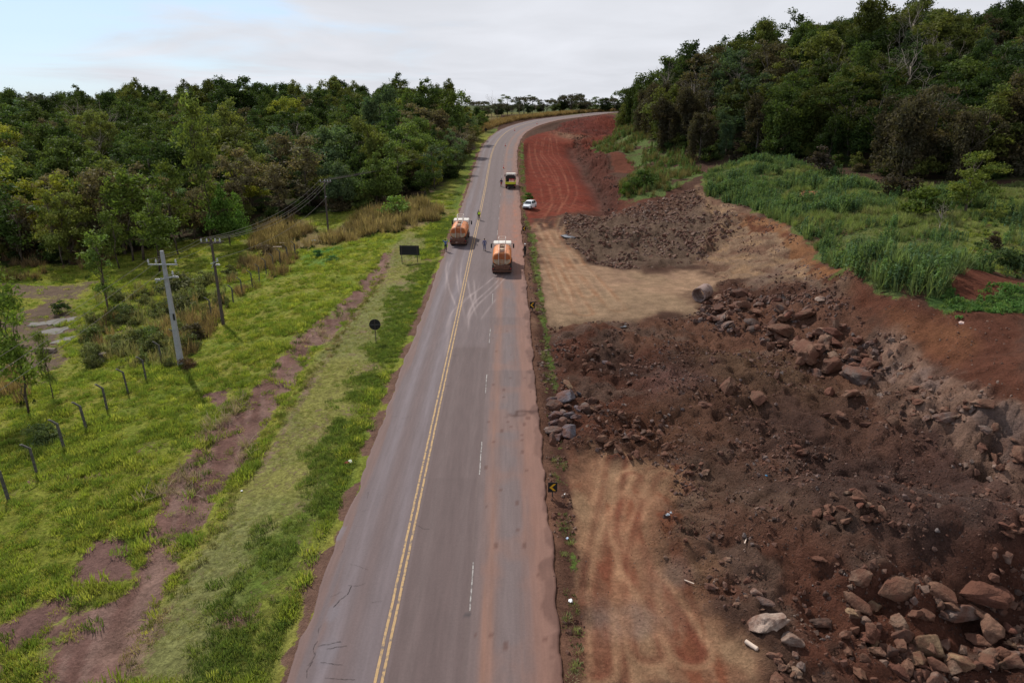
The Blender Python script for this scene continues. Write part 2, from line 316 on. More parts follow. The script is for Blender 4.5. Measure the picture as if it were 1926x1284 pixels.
class MB:
    """collects simple shapes and links them as one mesh object"""
    def __init__(s): s.bm = bmesh.new()
    def box(s, c, d, rot=None, bev=0., taper=1.):
        g = bmesh.ops.create_cube(s.bm, size=1); vs_ = g['verts']
        for v in vs_:
            k = taper if v.co.z > 0 else 1
            v.co = Vector((v.co.x * d[0] * k, v.co.y * d[1] * k, v.co.z * d[2]))
        if bev: 
            es = list({e for v in vs_ for e in v.link_edges}); r = bmesh.ops.bevel(s.bm, geom=es, offset=bev, segments=2, affect='EDGES', profile=.6)
            vs_ = list({v for f in r['faces'] for v in f.verts} | {v for v in vs_ if v.is_valid})
        M = Matrix.Translation(c) @ (Euler(rot).to_matrix().to_4x4() if rot else Matrix())
        bmesh.ops.transform(s.bm, matrix=M, verts=vs_); return s
    def tube(s, p, q, r, r2=None, n=8):
        p = Vector(p); q = Vector(q); r2 = r if r2 is None else r2
        g = bmesh.ops.create_cone(s.bm, cap_ends=True, segments=n, radius1=r, radius2=r2, depth=(q - p).length)
        M = Matrix.Translation((p + q) / 2) @ (q - p).to_track_quat('Z', 'Y').to_matrix().to_4x4()
        bmesh.ops.transform(s.bm, matrix=M, verts=g['verts']); return s
    def path(s, P, r, n=6):
        for a, b in zip(P[:-1], P[1:]): s.tube(a, b, r, n=n)
        return s
    def loft(s, rings, cap=True):
        L = [[s.bm.verts.new(p) for p in ring] for ring in rings]; m = len(L[0])
        for a, b in zip(L[:-1], L[1:]):
            for i in range(m): s.bm.faces.new((a[i], a[(i + 1) % m], b[(i + 1) % m], b[i]))
        if cap: s.bm.faces.new(L[0][::-1]); s.bm.faces.new(L[-1])
        return s
    def prism(s, prof, x0, x1):          # profile in (y, z) swept along x
        return s.loft([[(x0, a, b) for a, b in prof], [(x1, a, b) for a, b in prof]])
    def ball(s, c, d, sub=2):
        g = bmesh.ops.create_icosphere(s.bm, subdivisions=sub, radius=1)
        for v in g['verts']: v.co = Vector((v.co.x * d[0] + c[0], v.co.y * d[1] + c[1], v.co.z * d[2] + c[2]))
        return s
    def build(s, name, mat, parent=None, smooth=False):
        bmesh.ops.recalc_face_normals(s.bm, faces=s.bm.faces)
        me = bpy.data.meshes.new(name); s.bm.to_mesh(me); s.bm.free(); me.materials.append(mat)
        if smooth:
            me.polygons.foreach_set('use_smooth', np.ones(len(me.polygons), bool)); me.set_sharp_from_angle(angle=R(40))
        return link(name, me, parent)
def copy_tree(o, parent=None):
    c = o.copy(); COL.objects.link(c)
    if parent is not None: c.parent = parent; c.matrix_parent_inverse = o.matrix_parent_inverse
    for ch in list(KIDS(o)): copy_tree(ch, c)
    return c
def KIDS(o): return [x for x in ALLKIDS.get(o.name, [])] if o.name in ALLKIDS else list(o.children)
ALLKIDS = {}
def remember(o):
    ALLKIDS[o.name] = list(o.children)
    for c in o.children: remember(c)

# ------------------------------------------------------------------ materials
def mat(name, col, rough=.85, spec=.3, metal=0., noise=0., nscale=6., bump=0., bscale=30., col2=None, objcol=False, dirt=None, dscale=2.5, dlo=.45, dhi=.7):
    m = bpy.data.materials.new(name); m.use_nodes = True; t = m.node_tree; b = t.nodes['Principled BSDF']
    b.inputs['Base Color'].default_value = (*col, 1); b.inputs['Roughness'].default_value = rough
    b.inputs['Specular IOR Level'].default_value = spec; b.inputs['Metallic'].default_value = metal
    tcn = N(t, 'ShaderNodeTexCoord'); cur = None
    if objcol:
        oi = N(t, 'ShaderNodeObjectInfo'); cur = oi.outputs['Color']
    if noise:
        n = N(t, 'ShaderNodeTexNoise'); n.inputs['Scale'].default_value = nscale; n.inputs['Detail'].default_value = 6; n.inputs['Roughness'].default_value = .62; Lk(t, tcn.outputs['Object'], n.inputs['Vector'])
        r = N(t, 'ShaderNodeMapRange'); r.inputs[1].default_value = .3; r.inputs[2].default_value = .7; r.inputs[3].default_value = 1 - noise; r.inputs[4].default_value = 1 + noise; Lk(t, n.outputs[0], r.inputs[0])
        v = N(t, 'ShaderNodeVectorMath', operation='SCALE'); Lk(t, r.outputs[0], v.inputs['Scale'])
        if cur: Lk(t, cur, v.inputs[0])
        else: v.inputs[0].default_value = col
        cur = v.outputs[0]
    if dirt is not None:
        n = N(t, 'ShaderNodeTexNoise'); n.inputs['Scale'].default_value = dscale; n.inputs['Detail'].default_value = 6; Lk(t, tcn.outputs['Object'], n.inputs['Vector'])
        r = N(t, 'ShaderNodeMapRange'); r.inputs[1].default_value = dlo; r.inputs[2].default_value = dhi; Lk(t, n.outputs[0], r.inputs[0])
        x = N(t, 'ShaderNodeMix', data_type='RGBA'); Lk(t, r.outputs[0], x.inputs[0])
        if cur: Lk(t, cur, x.inputs[6])
        else: x.inputs[6].default_value = (*col, 1)
        x.inputs[7].default_value = (*dirt, 1); cur = x.outputs[2]
    if cur: Lk(t, cur, b.inputs['Base Color'])
    if bump:
        n = N(t, 'ShaderNodeTexNoise'); n.inputs['Scale'].default_value = bscale; n.inputs['Detail'].default_value = 5; Lk(t, tcn.outputs['Object'], n.inputs['Vector'])
        bp = N(t, 'ShaderNodeBump'); bp.inputs['Strength'].default_value = .8; bp.inputs['Distance'].default_value = bump; Lk(t, n.outputs[0], bp.inputs['Height']); Lk(t, bp.outputs[0], b.inputs['Normal'])
    return m

# ground: soil and grass colours come from the surveyed patches, the shader adds crumbs, stones and grain
def ground_material():
    m = bpy.data.materials.new('ground'); m.use_nodes = True; t = m.node_tree; b = t.nodes['Principled BSDF']
    b.inputs['Roughness'].default_value = 1.; b.inputs['Specular IOR Level'].default_value = .04
    g = N(t, 'ShaderNodeNewGeometry'); P = g.outputs['Position']
    def noise(s, d, r=.6, dist=0):
        n = N(t, 'ShaderNodeTexNoise'); n.inputs['Scale'].default_value = s; n.inputs['Detail'].default_value = d; n.inputs['Roughness'].default_value = r; n.inputs['Distortion'].default_value = dist; Lk(t, P, n.inputs['Vector']); return n.outputs[0]
    def mr(x, a, b_, c, d):
        r = N(t, 'ShaderNodeMapRange'); Lk(t, x, r.inputs[0])
        for i, k in enumerate((a, b_, c, d)): r.inputs[i + 1].default_value = k
        return r.outputs[0]
    def math_(op, x, y):
        n = N(t, 'ShaderNodeMath', operation=op)
        for i, k in enumerate((x, y)):
            if hasattr(k, 'links'): Lk(t, k, n.inputs[i])
            else: n.inputs[i].default_value = k
        return n.outputs[0]
    def attr(n_): a = N(t, 'ShaderNodeAttribute'); a.attribute_name = n_; return a
    soil, green, gw, st = attr('soil').outputs['Color'], attr('green').outputs['Color'], attr('gw').outputs['Fac'], attr('stony').outputs['Fac']
    nA, nB, nC = noise(.8, 8, .68), noise(6, 7, .7), noise(2.2, 6, .65, .8)
    # soil
    k = math_('MULTIPLY', mr(nA, .3, .7, .7, 1.3), mr(nB, .28, .72, .66, 1.36))
    v = N(t, 'ShaderNodeVectorMath', operation='SCALE'); Lk(t, soil, v.inputs[0]); Lk(t, k, v.inputs['Scale'])
    vo = N(t, 'ShaderNodeTexVoronoi'); vo.inputs['Scale'].default_value = 4.5; vo.inputs['Randomness'].default_value = 1; Lk(t, P, vo.inputs['Vector'])
    stone = math_('MULTIPLY', mr(vo.outputs['Distance'], .12, .30, 1, 0), math_('MULTIPLY', st, mr(nC, .42, .6, 0, 1)))
    sx = N(t, 'ShaderNodeMix', data_type='RGBA', blend_type='MIX'); Lk(t, stone, sx.inputs[0]); Lk(t, v.outputs[0], sx.inputs[6])
    v2 = N(t, 'ShaderNodeVectorMath', operation='MULTIPLY_ADD'); Lk(t, vo.outputs['Color'], v2.inputs[0]); v2.inputs[1].default_value = (.10, .08, .075); v2.inputs[2].default_value = (.05, .035, .03); 
    sepc = N(t, 'ShaderNodeSeparateColor'); Lk(t, vo.outputs['Color'], sepc.inputs[0]); cbc = N(t, 'ShaderNodeCombineXYZ')
    for i in range(3): Lk(t, sepc.outputs[0], cbc.inputs[i])
    Lk(t, cbc.outputs[0], v2.inputs[0]); Lk(t, v2.outputs[0], sx.inputs[7])
    # grass
    gk = math_('MULTIPLY', mr(nC, .3, .7, .55, 1.35), mr(nB, .3, .7, .55, 1.45))
    gv = N(t, 'ShaderNodeVectorMath', operation='SCALE'); Lk(t, green, gv.inputs[0]); Lk(t, gk, gv.inputs['Scale'])
    gf = mr(math_('ADD', gw, math_('MULTIPLY', math_('SUBTRACT', nC, .5), 1.4)), .40, .60, 0, 1)
    mxx = N(t, 'ShaderNodeMix', data_type='RGBA'); Lk(t, gf, mxx.inputs[0]); Lk(t, sx.outputs[2], mxx.inputs[6]); Lk(t, gv.outputs[0], mxx.inputs[7])
    Lk(t, mxx.outputs[2], b.inputs['Base Color'])
    nD = noise(16, 5, .7)
    hsum = math_('ADD', math_('MULTIPLY', math_('ADD', nB, math_('MULTIPLY', nD, .45)), .5), math_('ADD', math_('MULTIPLY', nA, .6), math_('MULTIPLY', stone, .25)))
    bp = N(t, 'ShaderNodeBump'); bp.inputs['Strength'].default_value = 1.0; Lk(t, math_('ADD', math_('MULTIPLY', st, .6), .18), bp.inputs['Distance']); Lk(t, hsum, bp.inputs['Height']); Lk(t, bp.outputs[0], b.inputs['Normal'])
    return m
M_ground = ground_material()

# ------------------------------------------------------------------ ground sheet
def axis(lo, hi, d0, k):
    a = [0.]
    while a[-1] < hi: a.append(a[-1] + d0 * k ** len(a))
    return np.array(a[1:])
xs = np.arange(-32, 36.001, .21); g_ = axis(0, 7000, .21, 1.032)
xs = np.r_[(xs[0] - g_)[::-1], xs, xs[-1] + g_]
ys = [14.]
while ys[-1] < 9000: ys.append(ys[-1] + max(.17, ys[-1] * .0052 if ys[-1] < 450 else ys[-1] * .03))
back = [14.]
while back[-1] > -3000: back.append(back[-1] - max(2, abs(back[-1] - 14) * .3))
ys = np.r_[back[1:][::-1], ys]
GX, GY = np.meshgrid(xs, ys); gx, gy = GX.ravel(), GY.ravel()
gz = height(gx, gy)
# --- patch colours (linear albedo)
C = lambda r, g, b: np.array([r, g, b])
n = len(gx); vis = (gy > 5) & (gy < 480) & (np.abs(gx) < 330); vx, vy = gx[vis], gy[vis]
big = fbm(vx, vy, 14, 4, 61); med = fbm(vx, vy, 3, 4, 67)
soil = np.tile(C(.075, .04, .027), (len(vx), 1)); green = np.tile(C(.10, .125, .022), (len(vx), 1)); gw = np.zeros(len(vx)); stony = np.full(len(vx), .35)
def paint(A, m_, c): A += m_[:, None] * (np.asarray(c) - A)
def M(k, soft=.6, warp=.8, ws=3., seed=1): return pmask(vx, vy, Z[k], soft, warp, ws, seed)
left = sstep(1.0, -1.0, vx + 6)
paint(soil, left, C(.155, .088, .072)); stony -= left * .3; gw = left * (0.92 + big * .2 + med * .25)
gr = sstep(-30, -14, vx) * left
paint(green, left, C(.16, .18, .03)); paint(green, left * sstep(-.1, .35, big + med * .5), C(.20, .195, .042)); paint(green, left * sstep(.0, .3, fbm(vx, vy, 5, 3, 71)) * .6, C(.11, .16, .022))
m = M('mown', .8, .5); paint(green, m, C(.165, .165, .06)); paint(soil, m, C(.17, .12, .075)); gw = gw * (1 - m) + m * (.66 + med * .35)
# mower and wheel lines along the verge
off, al = road_coords(vx, vy)
ln = np.exp(-((off + 10.4 + al * .01) / .35) ** 2) + np.exp(-((off + 12.3 + al * .01) / .35) ** 2); ln *= m; paint(soil, ln * .6, C(.2, .14, .1)); gw -= ln * .22; paint(green, ln * .5, C(.2, .18, .09))
ve = sstep(-4.2, -5.0, off) * sstep(-8.2, -6.0, off + med * 3) * sstep(260, 200, vy); paint(green, ve, C(.10, .135, .026)); gw = gw * (1 - ve) + ve * (1.0 + fbm(vx, vy, 4, 3, 77) * 1.0)
ed = sstep(-4.75, -4.25, off + med * 1.6) * (off < 0) * sstep(-3.6, -4.0, off - 0) ; paint(soil, np.clip(ed, 0, 1), C(.13, .075, .055)); gw *= 1 - .9 * ed
m = M('strip', .5, .45, 3); paint(soil, m, C(.165, .092, .076)); gw = gw * (1 - m) + m * (-.12 + sstep(.15, .4, fbm(vx, vy, 2.2, 3, 79)) * .6)
m = M('strip', .7, .9, 3); st_ = fbm(vx * 1.9 + vy * .62, vy * .18, 1, 4, 201); paint(soil, m * sstep(.02, .25, st_) * .7, C(.22, .14, .115)); paint(soil, m * sstep(.02, .3, -st_) * .6, C(.11, .058, .046))
d, _ = seg_dist(vx, vy, GULLY); q = np.exp(-((d - .2) / .5) ** 2); paint(soil, q * .7, C(.20, .125, .10))
for k in ('bare3', 'bare4', 'bare5', 'bare6'): m = M(k, .5, .4, 2); paint(soil, m, C(.15, .085, .072)); gw *= 1 - m
bl_ = np.clip(pmask(vx, vy, poly((0,1150),(120,1110),(260,1120),(230,1284),(0,1284)), 1.5, 1.5, 3, 5), 0, 1) * left; gw -= bl_ * .45 * (1 + med); paint(green, bl_ * .5, C(.17, .15, .06))
bs = sstep(.12, .3, fbm(vx, vy, 6, 3, 83)) * left * sstep(50, 25, vy) * (off < -14); gw -= bs * .7
for k in ('swamp', 'swamp2'): m = M(k, 1.0, 1.2, 4); paint(soil, m, C(.12, .085, .062)); gw = gw * (1 - m) + m * (.28 + med * .5)
m = M('lush', .8, .4); paint(green, m, C(.07, .17, .035)); gw = np.maximum(gw, m)
m = M('dry', 1.5, 1.5, 5); paint(green, m, C(.17, .13, .06)); paint(soil, m, C(.10, .065, .045)); gw = gw * (1 - m) + m * .6
yl = sstep(-.05, .25, fbm(vx, vy, 9, 3, 85)) * left; paint(green, yl * .35, C(.24, .21, .04))
# right of the road
rt = 1 - left; p = rt * sstep(-.2, .3, big)
paint(soil, rt * .6, C(.08, .045, .033))
m = M('excav', 1.2, 2.2); mm = m * sstep(-.15, .25, big + med * .4); paint(soil, m, C(.135, .054, .035)); paint(soil, mm * .7, C(.18, .092, .06)); paint(soil, m * sstep(.05, .3, fbm(vx, vy, 8, 3, 87)) * .7, C(.062, .03, .022)); stony += m * .7
paint(soil, m * sstep(.12, .3, fbm(vx, vy, 3, 3, 88)) * .6, C(.16, .11, .085))
for cxy, rr, c_ in (((1420,720), 8, C(.15, .085, .048)), ((1480,800), 6, C(.13, .07, .045)), ((1300,950), 5, C(.19, .12, .08)), ((1460,960), 5, C(.16, .10, .07)), ((1750,880), 9, C(.10, .055, .045)), ((1740,960), 3, C(.2, .15, .13)), ((1250,720), 2.5, C(.25, .13, .11)), ((1200,690), 5, C(.05, .028, .022)), ((1600,900), 7, C(.075, .042, .034)), ((1240,830), 3, C(.13, .06, .035))):
    cxx, cyy = at0(*cxy); dd = np.hypot(vx - cxx, vy - cyy) + med * rr; paint(soil, np.exp(-(dd / rr) ** 2) * .8 * rt, c_)
m = M('rubble', 1., 1.2); paint(soil, m, C(.155, .102, .072)); stony += m * .7
m = M('banktan', 1., 1.0); paint(soil, m, C(.24, .155, .10)); stony += m * .25; sr = fbm(vx * 1.3 + vy * .5, vy * .45, 1.6, 4, 33); paint(soil, m * sstep(.0, .25, sr) * .7, C(.15, .075, .05)); paint(soil, m * sstep(.05, .3, -sr) * .6, C(.33, .20, .11)); paint(soil, m * sstep(.1, .4, big) * .5, C(.16, .11, .09))
m = M('redbank', 1., 1.0); paint(soil, m, C(.105, .042, .027)); paint(soil, m * sstep(.0, .3, big) * .5, C(.15, .055, .032))
m = M('face', .6, .7, 2); paint(soil, m, C(.20, .12, .086)); paint(soil, m * sstep(.0, .22, fbm(vx, vy, 1.5, 4, 91)) * .75, C(.115, .06, .042)); paint(soil, m * sstep(.1, .3, fbm(vx, vy, 4, 3, 92)) * .5, C(.15, .11, .10))
m = M('orange', .8, .6); paint(soil, m * .35 * (.7 + med), C(.24, .11, .05))
m = M('lip', .5, .9, 2); paint(soil, m * .75, C(.24, .105, .045)); paint(soil, m * sstep(0, .25, med) * .8, C(.10, .035, .022))
m = M('tan', 1.8, 2.0, 4); paint(soil, m, C(.26, .165, .105)); stony -= m * .4; paint(soil, m * sstep(.0, .35, fbm(vx, vy, 3, 4, 501)) * .45, C(.19, .115, .08)); paint(soil, m * sstep(.05, .35, big) * .5, C(.20, .14, .085))
m = M('track', 1.3, 1.6); paint(soil, m, C(.20, .102, .06)); stony -= m * .5; paint(soil, m * sstep(.0, .25, fbm(vx * 3, vy, 3, 4, 93)) * .85, C(.17, .058, .032)); paint(soil, m * sstep(.05, .3, fbm(vx * 2, vy * .6, 4, 3, 95)) * .6, C(.26, .17, .10))
for cxy, rr in (((1170,1170), 1.3), ((1270,1090), .8), ((1150,1200), 1.0), ((1290,1180), .8)):
    cxx, cyy = at0(*cxy); dd = np.hypot(vx - cxx, vy - cyy) + med * rr * 2; paint(soil, np.exp(-(dd / rr) ** 2) * .5, C(.18, .13, .105))
m = M('cutwall', 1.5, 1.5); paint(soil, m, C(.11, .042, .03)); stony += m * .5
m = M('redfield', .8, .5); paint(soil, m, C(.14, .031, .019)); stony -= m * .5; paint(soil, m * sstep(.0, .3, med) * .5, C(.12, .032, .022))
m = M('redfar', 1., 1.0); paint(soil, m, C(.13, .036, .026)); stony += m * .5; paint(soil, m * sstep(0, .3, med) * .6, C(.09, .035, .028)); paint(soil, m * sstep(.0, .3, big) * .6, C(.17, .042, .025)); 
cx_, cy_ = at0(1120, 395); dd = np.hypot((vx - cx_) / 2.2, vy - cy_); paint(soil, np.exp(-(dd / 7) ** 2) * .6 * rt, C(.16, .045, .028))
cx_, cy_ = at0(1075, 255); dd = np.hypot((vx - cx_), (vy - cy_) / 2); paint(soil, np.exp(-(dd / 6) ** 2) * .7 * rt, C(.26, .16, .10))
d, _ = seg_dist(vx, vy, CHAN); paint(soil, np.exp(-(d / 2.2) ** 2) * .8, C(.085, .042, .032))
# wheel tracks over the bare earth: each a pair of pale pressed ruts
def track(P, col, w=.28, gap=1.9, k=.75, pair=True):
    global soil
    Q = [at0(*p) for p in P]; Q = resample(Q, 1.0)
    for _ in range(12): Q[1:-1] = .25 * Q[:-2] + .5 * Q[1:-1] + .25 * Q[2:]
    sel = (vx > Q[:, 0].min() - 3) & (vx < Q[:, 0].max() + 3) & (vy > Q[:, 1].min() - 3) & (vy < Q[:, 1].max() + 3)
    d, _ = seg_dist(vx[sel], vy[sel], Q[::3])
    dd = np.abs(d - gap / 2) if pair else d
    mk = np.zeros(len(vx)); mk[sel] = np.exp(-(dd / w) ** 2) * k * (.75 + 1.3 * med[sel]); paint(soil, np.clip(mk, 0, 1), col)
    return sel, d
pale = C(.27, .10, .06)
for P in ([(1030,258),(1025,290),(1055,330),(1062,365),(1040,395),(1000,402)], [(1015,262),(1010,290),(1035,330),(1050,370),(1020,400),(995,405)], [(1040,258),(1045,290),(1070,330),(1078,365),(1060,395)], [(1058,262),(1035,262),(1050,242)],
          [(1055,360),(1040,400),(1010,430),(1035,470),(1065,510)], [(1030,330),(1050,380),(1030,420),(1060,470)],
          [(1000,270),(1005,310),(1025,350),(1030,385)], [(1070,385),(1100,395),(1110,380)]):
    track(P, pale, .24, 1.9, .36); track(P, C(.10, .028, .018), .3, 1.2, .35)
for P in ([(1015,420),(1030,450),(1060,500),(1110,560)], [(1035,440),(1070,480),(1110,520),(1160,580)], [(1005,430),(1040,500),(1070,570)], [(1050,430),(1035,460),(1060,520),(1100,590)], [(1060,410),(1050,440),(1090,500)]):
    track(P, C(.24, .12, .065), .3, 1.9, .5); track(P, C(.38, .25, .155), .2, 1.2, .35)
for P in ([(1230,890),(1160,980),(1140,1100),(1150,1284)], [(1250,900),(1210,1000),(1190,1100),(1230,1284)], [(1160,870),(1140,980),(1110,1120),(1120,1284)], [(1190,900),(1170,1050),(1270,1160),(1330,1284)]):
    track(P, C(.33, .19, .11), .2, 1.9, .6); track(P, C(.14, .045, .028), .25, 1.2, .5)
# greens on the right
m = M('weeds', .7, .9); paint(green, m, C(.10, .125, .045)); gw = gw * (1 - m) + m * (.8 + med * .7); paint(green, m * sstep(.0, .3, med), C(.14, .15, .045)); paint(soil, m * .6, C(.13, .07, .045))
m = M('weeds2', .5, .8, 2); paint(green, m, C(.07, .12, .035)); gw = np.maximum(gw, m * .9)
m = M('weedsfar', 1., 1.5); paint(green, m, C(.10, .13, .042)); gw = np.maximum(gw, m * (.62 + med * .9))
m = M('yellow', 1.5, 1.); paint(green, m, C(.15, .17, .045))
for k in ('barefar', 'bare1', 'bare2'): m = M(k, .5, .5, 2); gw *= 1 - m; paint(soil, m, C(.27, .12, .06) if k == 'bare1' else C(.125, .045, .028))
m = M('verge_r', .3, .35, 1.5); paint(green, m, C(.09, .125, .03)); gw = np.maximum(gw, m * (.62 + med * .9)); paint(soil, m, C(.085, .042, .03))
d, _ = seg_dist(vx, vy, DITCH_R); q = np.exp(-(d / .4) ** 2); paint(soil, q * .8, C(.05, .022, .016)); gw *= 1 - .6 * q
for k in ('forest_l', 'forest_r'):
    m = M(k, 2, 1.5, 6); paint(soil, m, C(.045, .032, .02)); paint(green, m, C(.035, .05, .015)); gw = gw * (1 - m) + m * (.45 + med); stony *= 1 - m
ob = left * sstep(250, 285, vy) * (1 - M('forest_l', 2, 1)); paint(green, ob, C(.16, .13, .05)); gw = gw * (1 - ob) + ob * (.85 + med); ob2 = ob * sstep(-9, -6, off); paint(green, ob2, C(.08, .12, .025))
far = sstep(330, 420, vy); paint(green, far, C(.13, .12, .04)); gw = np.maximum(gw, far * .8)
rs = sstep(1.6, .1, np.where(off > 0, off - OR_, 9)) * (al > 0); paint(soil, rs * .8, C(.145, .075, .05)); gw *= 1 - rs
S4 = np.tile(C(.08, .05, .035), (n, 1)); G4 = np.tile(C(.07, .085, .035), (n, 1)); W4 = np.ones(n) * .8; T4 = np.zeros(n)
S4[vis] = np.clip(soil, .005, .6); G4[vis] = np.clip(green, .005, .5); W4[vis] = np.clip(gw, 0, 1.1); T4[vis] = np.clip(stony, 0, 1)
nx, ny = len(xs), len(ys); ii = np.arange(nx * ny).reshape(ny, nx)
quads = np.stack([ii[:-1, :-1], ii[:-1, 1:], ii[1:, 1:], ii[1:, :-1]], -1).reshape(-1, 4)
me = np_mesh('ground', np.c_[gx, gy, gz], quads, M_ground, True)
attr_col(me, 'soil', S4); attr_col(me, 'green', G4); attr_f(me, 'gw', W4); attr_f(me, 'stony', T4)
tag(link('ground', me), kind='structure')
print('ground', nx, ny, nx * ny)

# ------------------------------------------------------------------ road
RS = resample(RC, .25); RS = RS[(RS[:, 1] > 8)]
sAl = np.r_[0, np.cumsum(np.linalg.norm(np.diff(RS, axis=0), axis=1))]
keep = [0]
for i in range(1, len(RS)):
    if sAl[i] - sAl[keep[-1]] >= (.24 if RS[i, 1] < 115 else 1.0): keep.append(i)
RS = RS[keep]; sAl = sAl[keep]
T = np.gradient(RS, axis=0); T /= np.linalg.norm(T, axis=1)[:, None]; NR = np.stack([T[:, 1], -T[:, 0]], 1)   # right-hand normal
def road_pt(i, o, dz=0.): p = RS[i] + NR[i] * o; return (p[0], p[1], roadz(p[1]) + dz)
cols = 106; O = np.linspace(OL, OR_, cols)
eL = fbm(sAl, sAl * 0, 2.0, 4, 101) * .28; eR = fbm(sAl, sAl * 0, 4.5, 6, 103, .65) * .3
OO = O[None, :] + 0 * sAl[:, None]
wl = sstep(1.0, 0, OO - OL); wr = sstep(1.0, 0, OR_ - OO); OO = OO + wl * eL[:, None] + wr * eR[:, None]
PX = RS[:, 0][:, None] + NR[:, 0][:, None] * OO; PYY = RS[:, 1][:, None] + NR[:, 1][:, None] * OO
PZZ = roadz(PYY) + .02 * (1 - ((OO - 1.9) / 5.75) ** 2) 
rx, ry, ro, ra = PX.ravel(), PYY.ravel(), OO.ravel(), (sAl[:, None] + 0 * OO).ravel()
ac = np.tile(C(.125, .103, .103), (len(rx), 1))
l1 = fbm(ro * 3, ra * .12, 1, 4, 111); l2 = fbm(ro, ra, 1.5, 4, 113)
g = lambda c, w: np.exp(-((ro - c) / w) ** 2)
paint(ac, (ro < 0) * .5, C(.128, .115, .122))
paint(ac, np.clip(g(-2.55, .35) + .8 * g(-.75, .4), 0, 1) * (.8 + l1) * .7, C(.175, .165, .18))
paint(ac, g(-1.7, .35) * .35, C(.13, .095, .088))
paint(ac, sstep(-3.1, -3.5, ro + l1 * .6) * .85, C(.15, .105, .092))
nearp = sstep(62, 60, ry); mid = (ro > .35) * (ro < 3.55)
paint(ac, mid * nearp * .8, C(.105, .083, .08)); paint(ac, mid * (1 - nearp) * .5, C(.125, .108, .11))
paint(ac, (g(1.1, .3) + g(2.9, .3)) * .3, C(.15, .128, .125)); paint(ac, g(2.0, .3) * .3, C(.10, .08, .078))
paint(ac, (ro > 3.4) * .6, C(.14, .115, .11)); paint(ac, g(3.55, .12) * .35, C(.08, .065, .062))
paint(ac, g(4.45, .38) * (.75 + l1) * .75, C(.215, .13, .095)); paint(ac, g(5.4, .45) * .6, C(.145, .128, .128))
paint(ac, sstep(5.9, 6.9, ro + l1 * .5) * .85, C(.20, .118, .088)); paint(ac, sstep(7.25, 7.5, ro + l2 * .8) * .8, C(.11, .062, .048))
# dusty stretch past the tankers, orange smears, mud tracked across by the loaders
mu = sstep(84, 96, ry) * sstep(150, 128, ry); paint(ac, mu * (ro > 3.7) * .45, C(.24, .12, .08)); paint(ac, mu * g(6.3 + l2, .45) * np.clip(.3 + l2 * 3, 0, 1) * .7, C(.28, .12, .07))
mu = np.clip(fbm(ro * 1.0, ra, 2.5, 4, 121) * 3, 0, 1) * (ro > 4) ; paint(ac, mu * .35, C(.2, .12, .09))
px_, py_ = at0(985, 787); d = np.abs(ry - py_ + (ro - 6) * -.12 + fbm(rx, ry, .8, 3, 123) * .9); paint(ac, np.exp(-(d / .32) ** 2) * sstep(5.0, 6.2, ro + l2) * .85, C(.055, .024, .018))
sp = (_hash(np.floor(rx * 5), np.floor(ry * 3), 5) > .985) * (ro > 3.9) * sstep(80, 50, ry); paint(ac, sp * .55, C(.08, .035, .025))
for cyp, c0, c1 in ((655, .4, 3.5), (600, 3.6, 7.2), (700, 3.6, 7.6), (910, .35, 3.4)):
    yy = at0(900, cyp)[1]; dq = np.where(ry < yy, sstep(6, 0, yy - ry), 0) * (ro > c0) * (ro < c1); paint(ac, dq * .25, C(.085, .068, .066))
# patches of repair in the left lane
for cx0, cy0, w0, h0, c_ in ((625,1160,.35,.8,C(.15,.145,.16)), (610,1240,.5,1.,C(.145,.14,.155)), (880,1165,.12,.15,C(.05,.047,.05)), (640,1010,.3,.8,C(.16,.15,.165))):
    ax_, ay_ = at0(cx0, cy0); dd = np.hypot((rx - ax_) / w0, (ry - ay_) / h0) + l2 * .8; paint(ac, sstep(1.2, .8, dd) * .8, c_)
# pale dusty tyre arcs where the tankers turned
def arc(P, w=.12, k=.6, col=C(.36, .33, .32)):
    Q = resample([at0(*p) for p in P], .8)
    for _ in range(8): Q[1:-1] = .25 * Q[:-2] + .5 * Q[1:-1] + .25 * Q[2:]
    sel = (rx > Q[:, 0].min() - 1) & (rx < Q[:, 0].max() + 1) & (ry > Q[:, 1].min() - 1) & (ry < Q[:, 1].max() + 1)
    d, pr = seg_dist(rx[sel], ry[sel], Q); e = np.clip(pr / len(Q), 0, 1); mk = np.zeros(len(rx))
    mk[sel] = np.exp(-(d / w) ** 2) * k * sstep(0, .25, e) * sstep(1, .7, e) * (.8 + l1[sel]); paint(ac, np.clip(mk, 0, 1), col)
for P in ([(955,510),(925,545),(890,575),(878,600),(874,625)], [(962,512),(932,548),(898,578),(882,600),(880,632)], [(948,508),(912,540),(872,572),(858,590),(848,610)], [(905,545),(876,565),(850,590),(842,610),(838,640)],
          [(862,480),(858,510),(862,545),(872,590),(874,615)], [(845,480),(838,510),(845,550),(862,590),(866,620)], [(905,525),(895,560),(880,600),(882,630)], [(878,520),(884,560),(895,595),(900,610)],
          [(852,480),(840,520),(838,560)], [(870,480),(866,520),(868,560)], [(935,565),(915,590),(902,608)], [(890,520),(893,550),(898,590)]):
    arc(P, .11, .38)
arc([(848,600),(842,640),(838,680)], .15, .2)
ac *= np.array([1.0, .865, .845])
ro_i = np.arange(len(sAl) * cols).reshape(len(sAl), cols)
qd = np.stack([ro_i[:-1, :-1], ro_i[:-1, 1:], ro_i[1:, 1:], ro_i[1:, :-1]], -1).reshape(-1, 4)
V = np.c_[rx, ry, PZZ.ravel()]
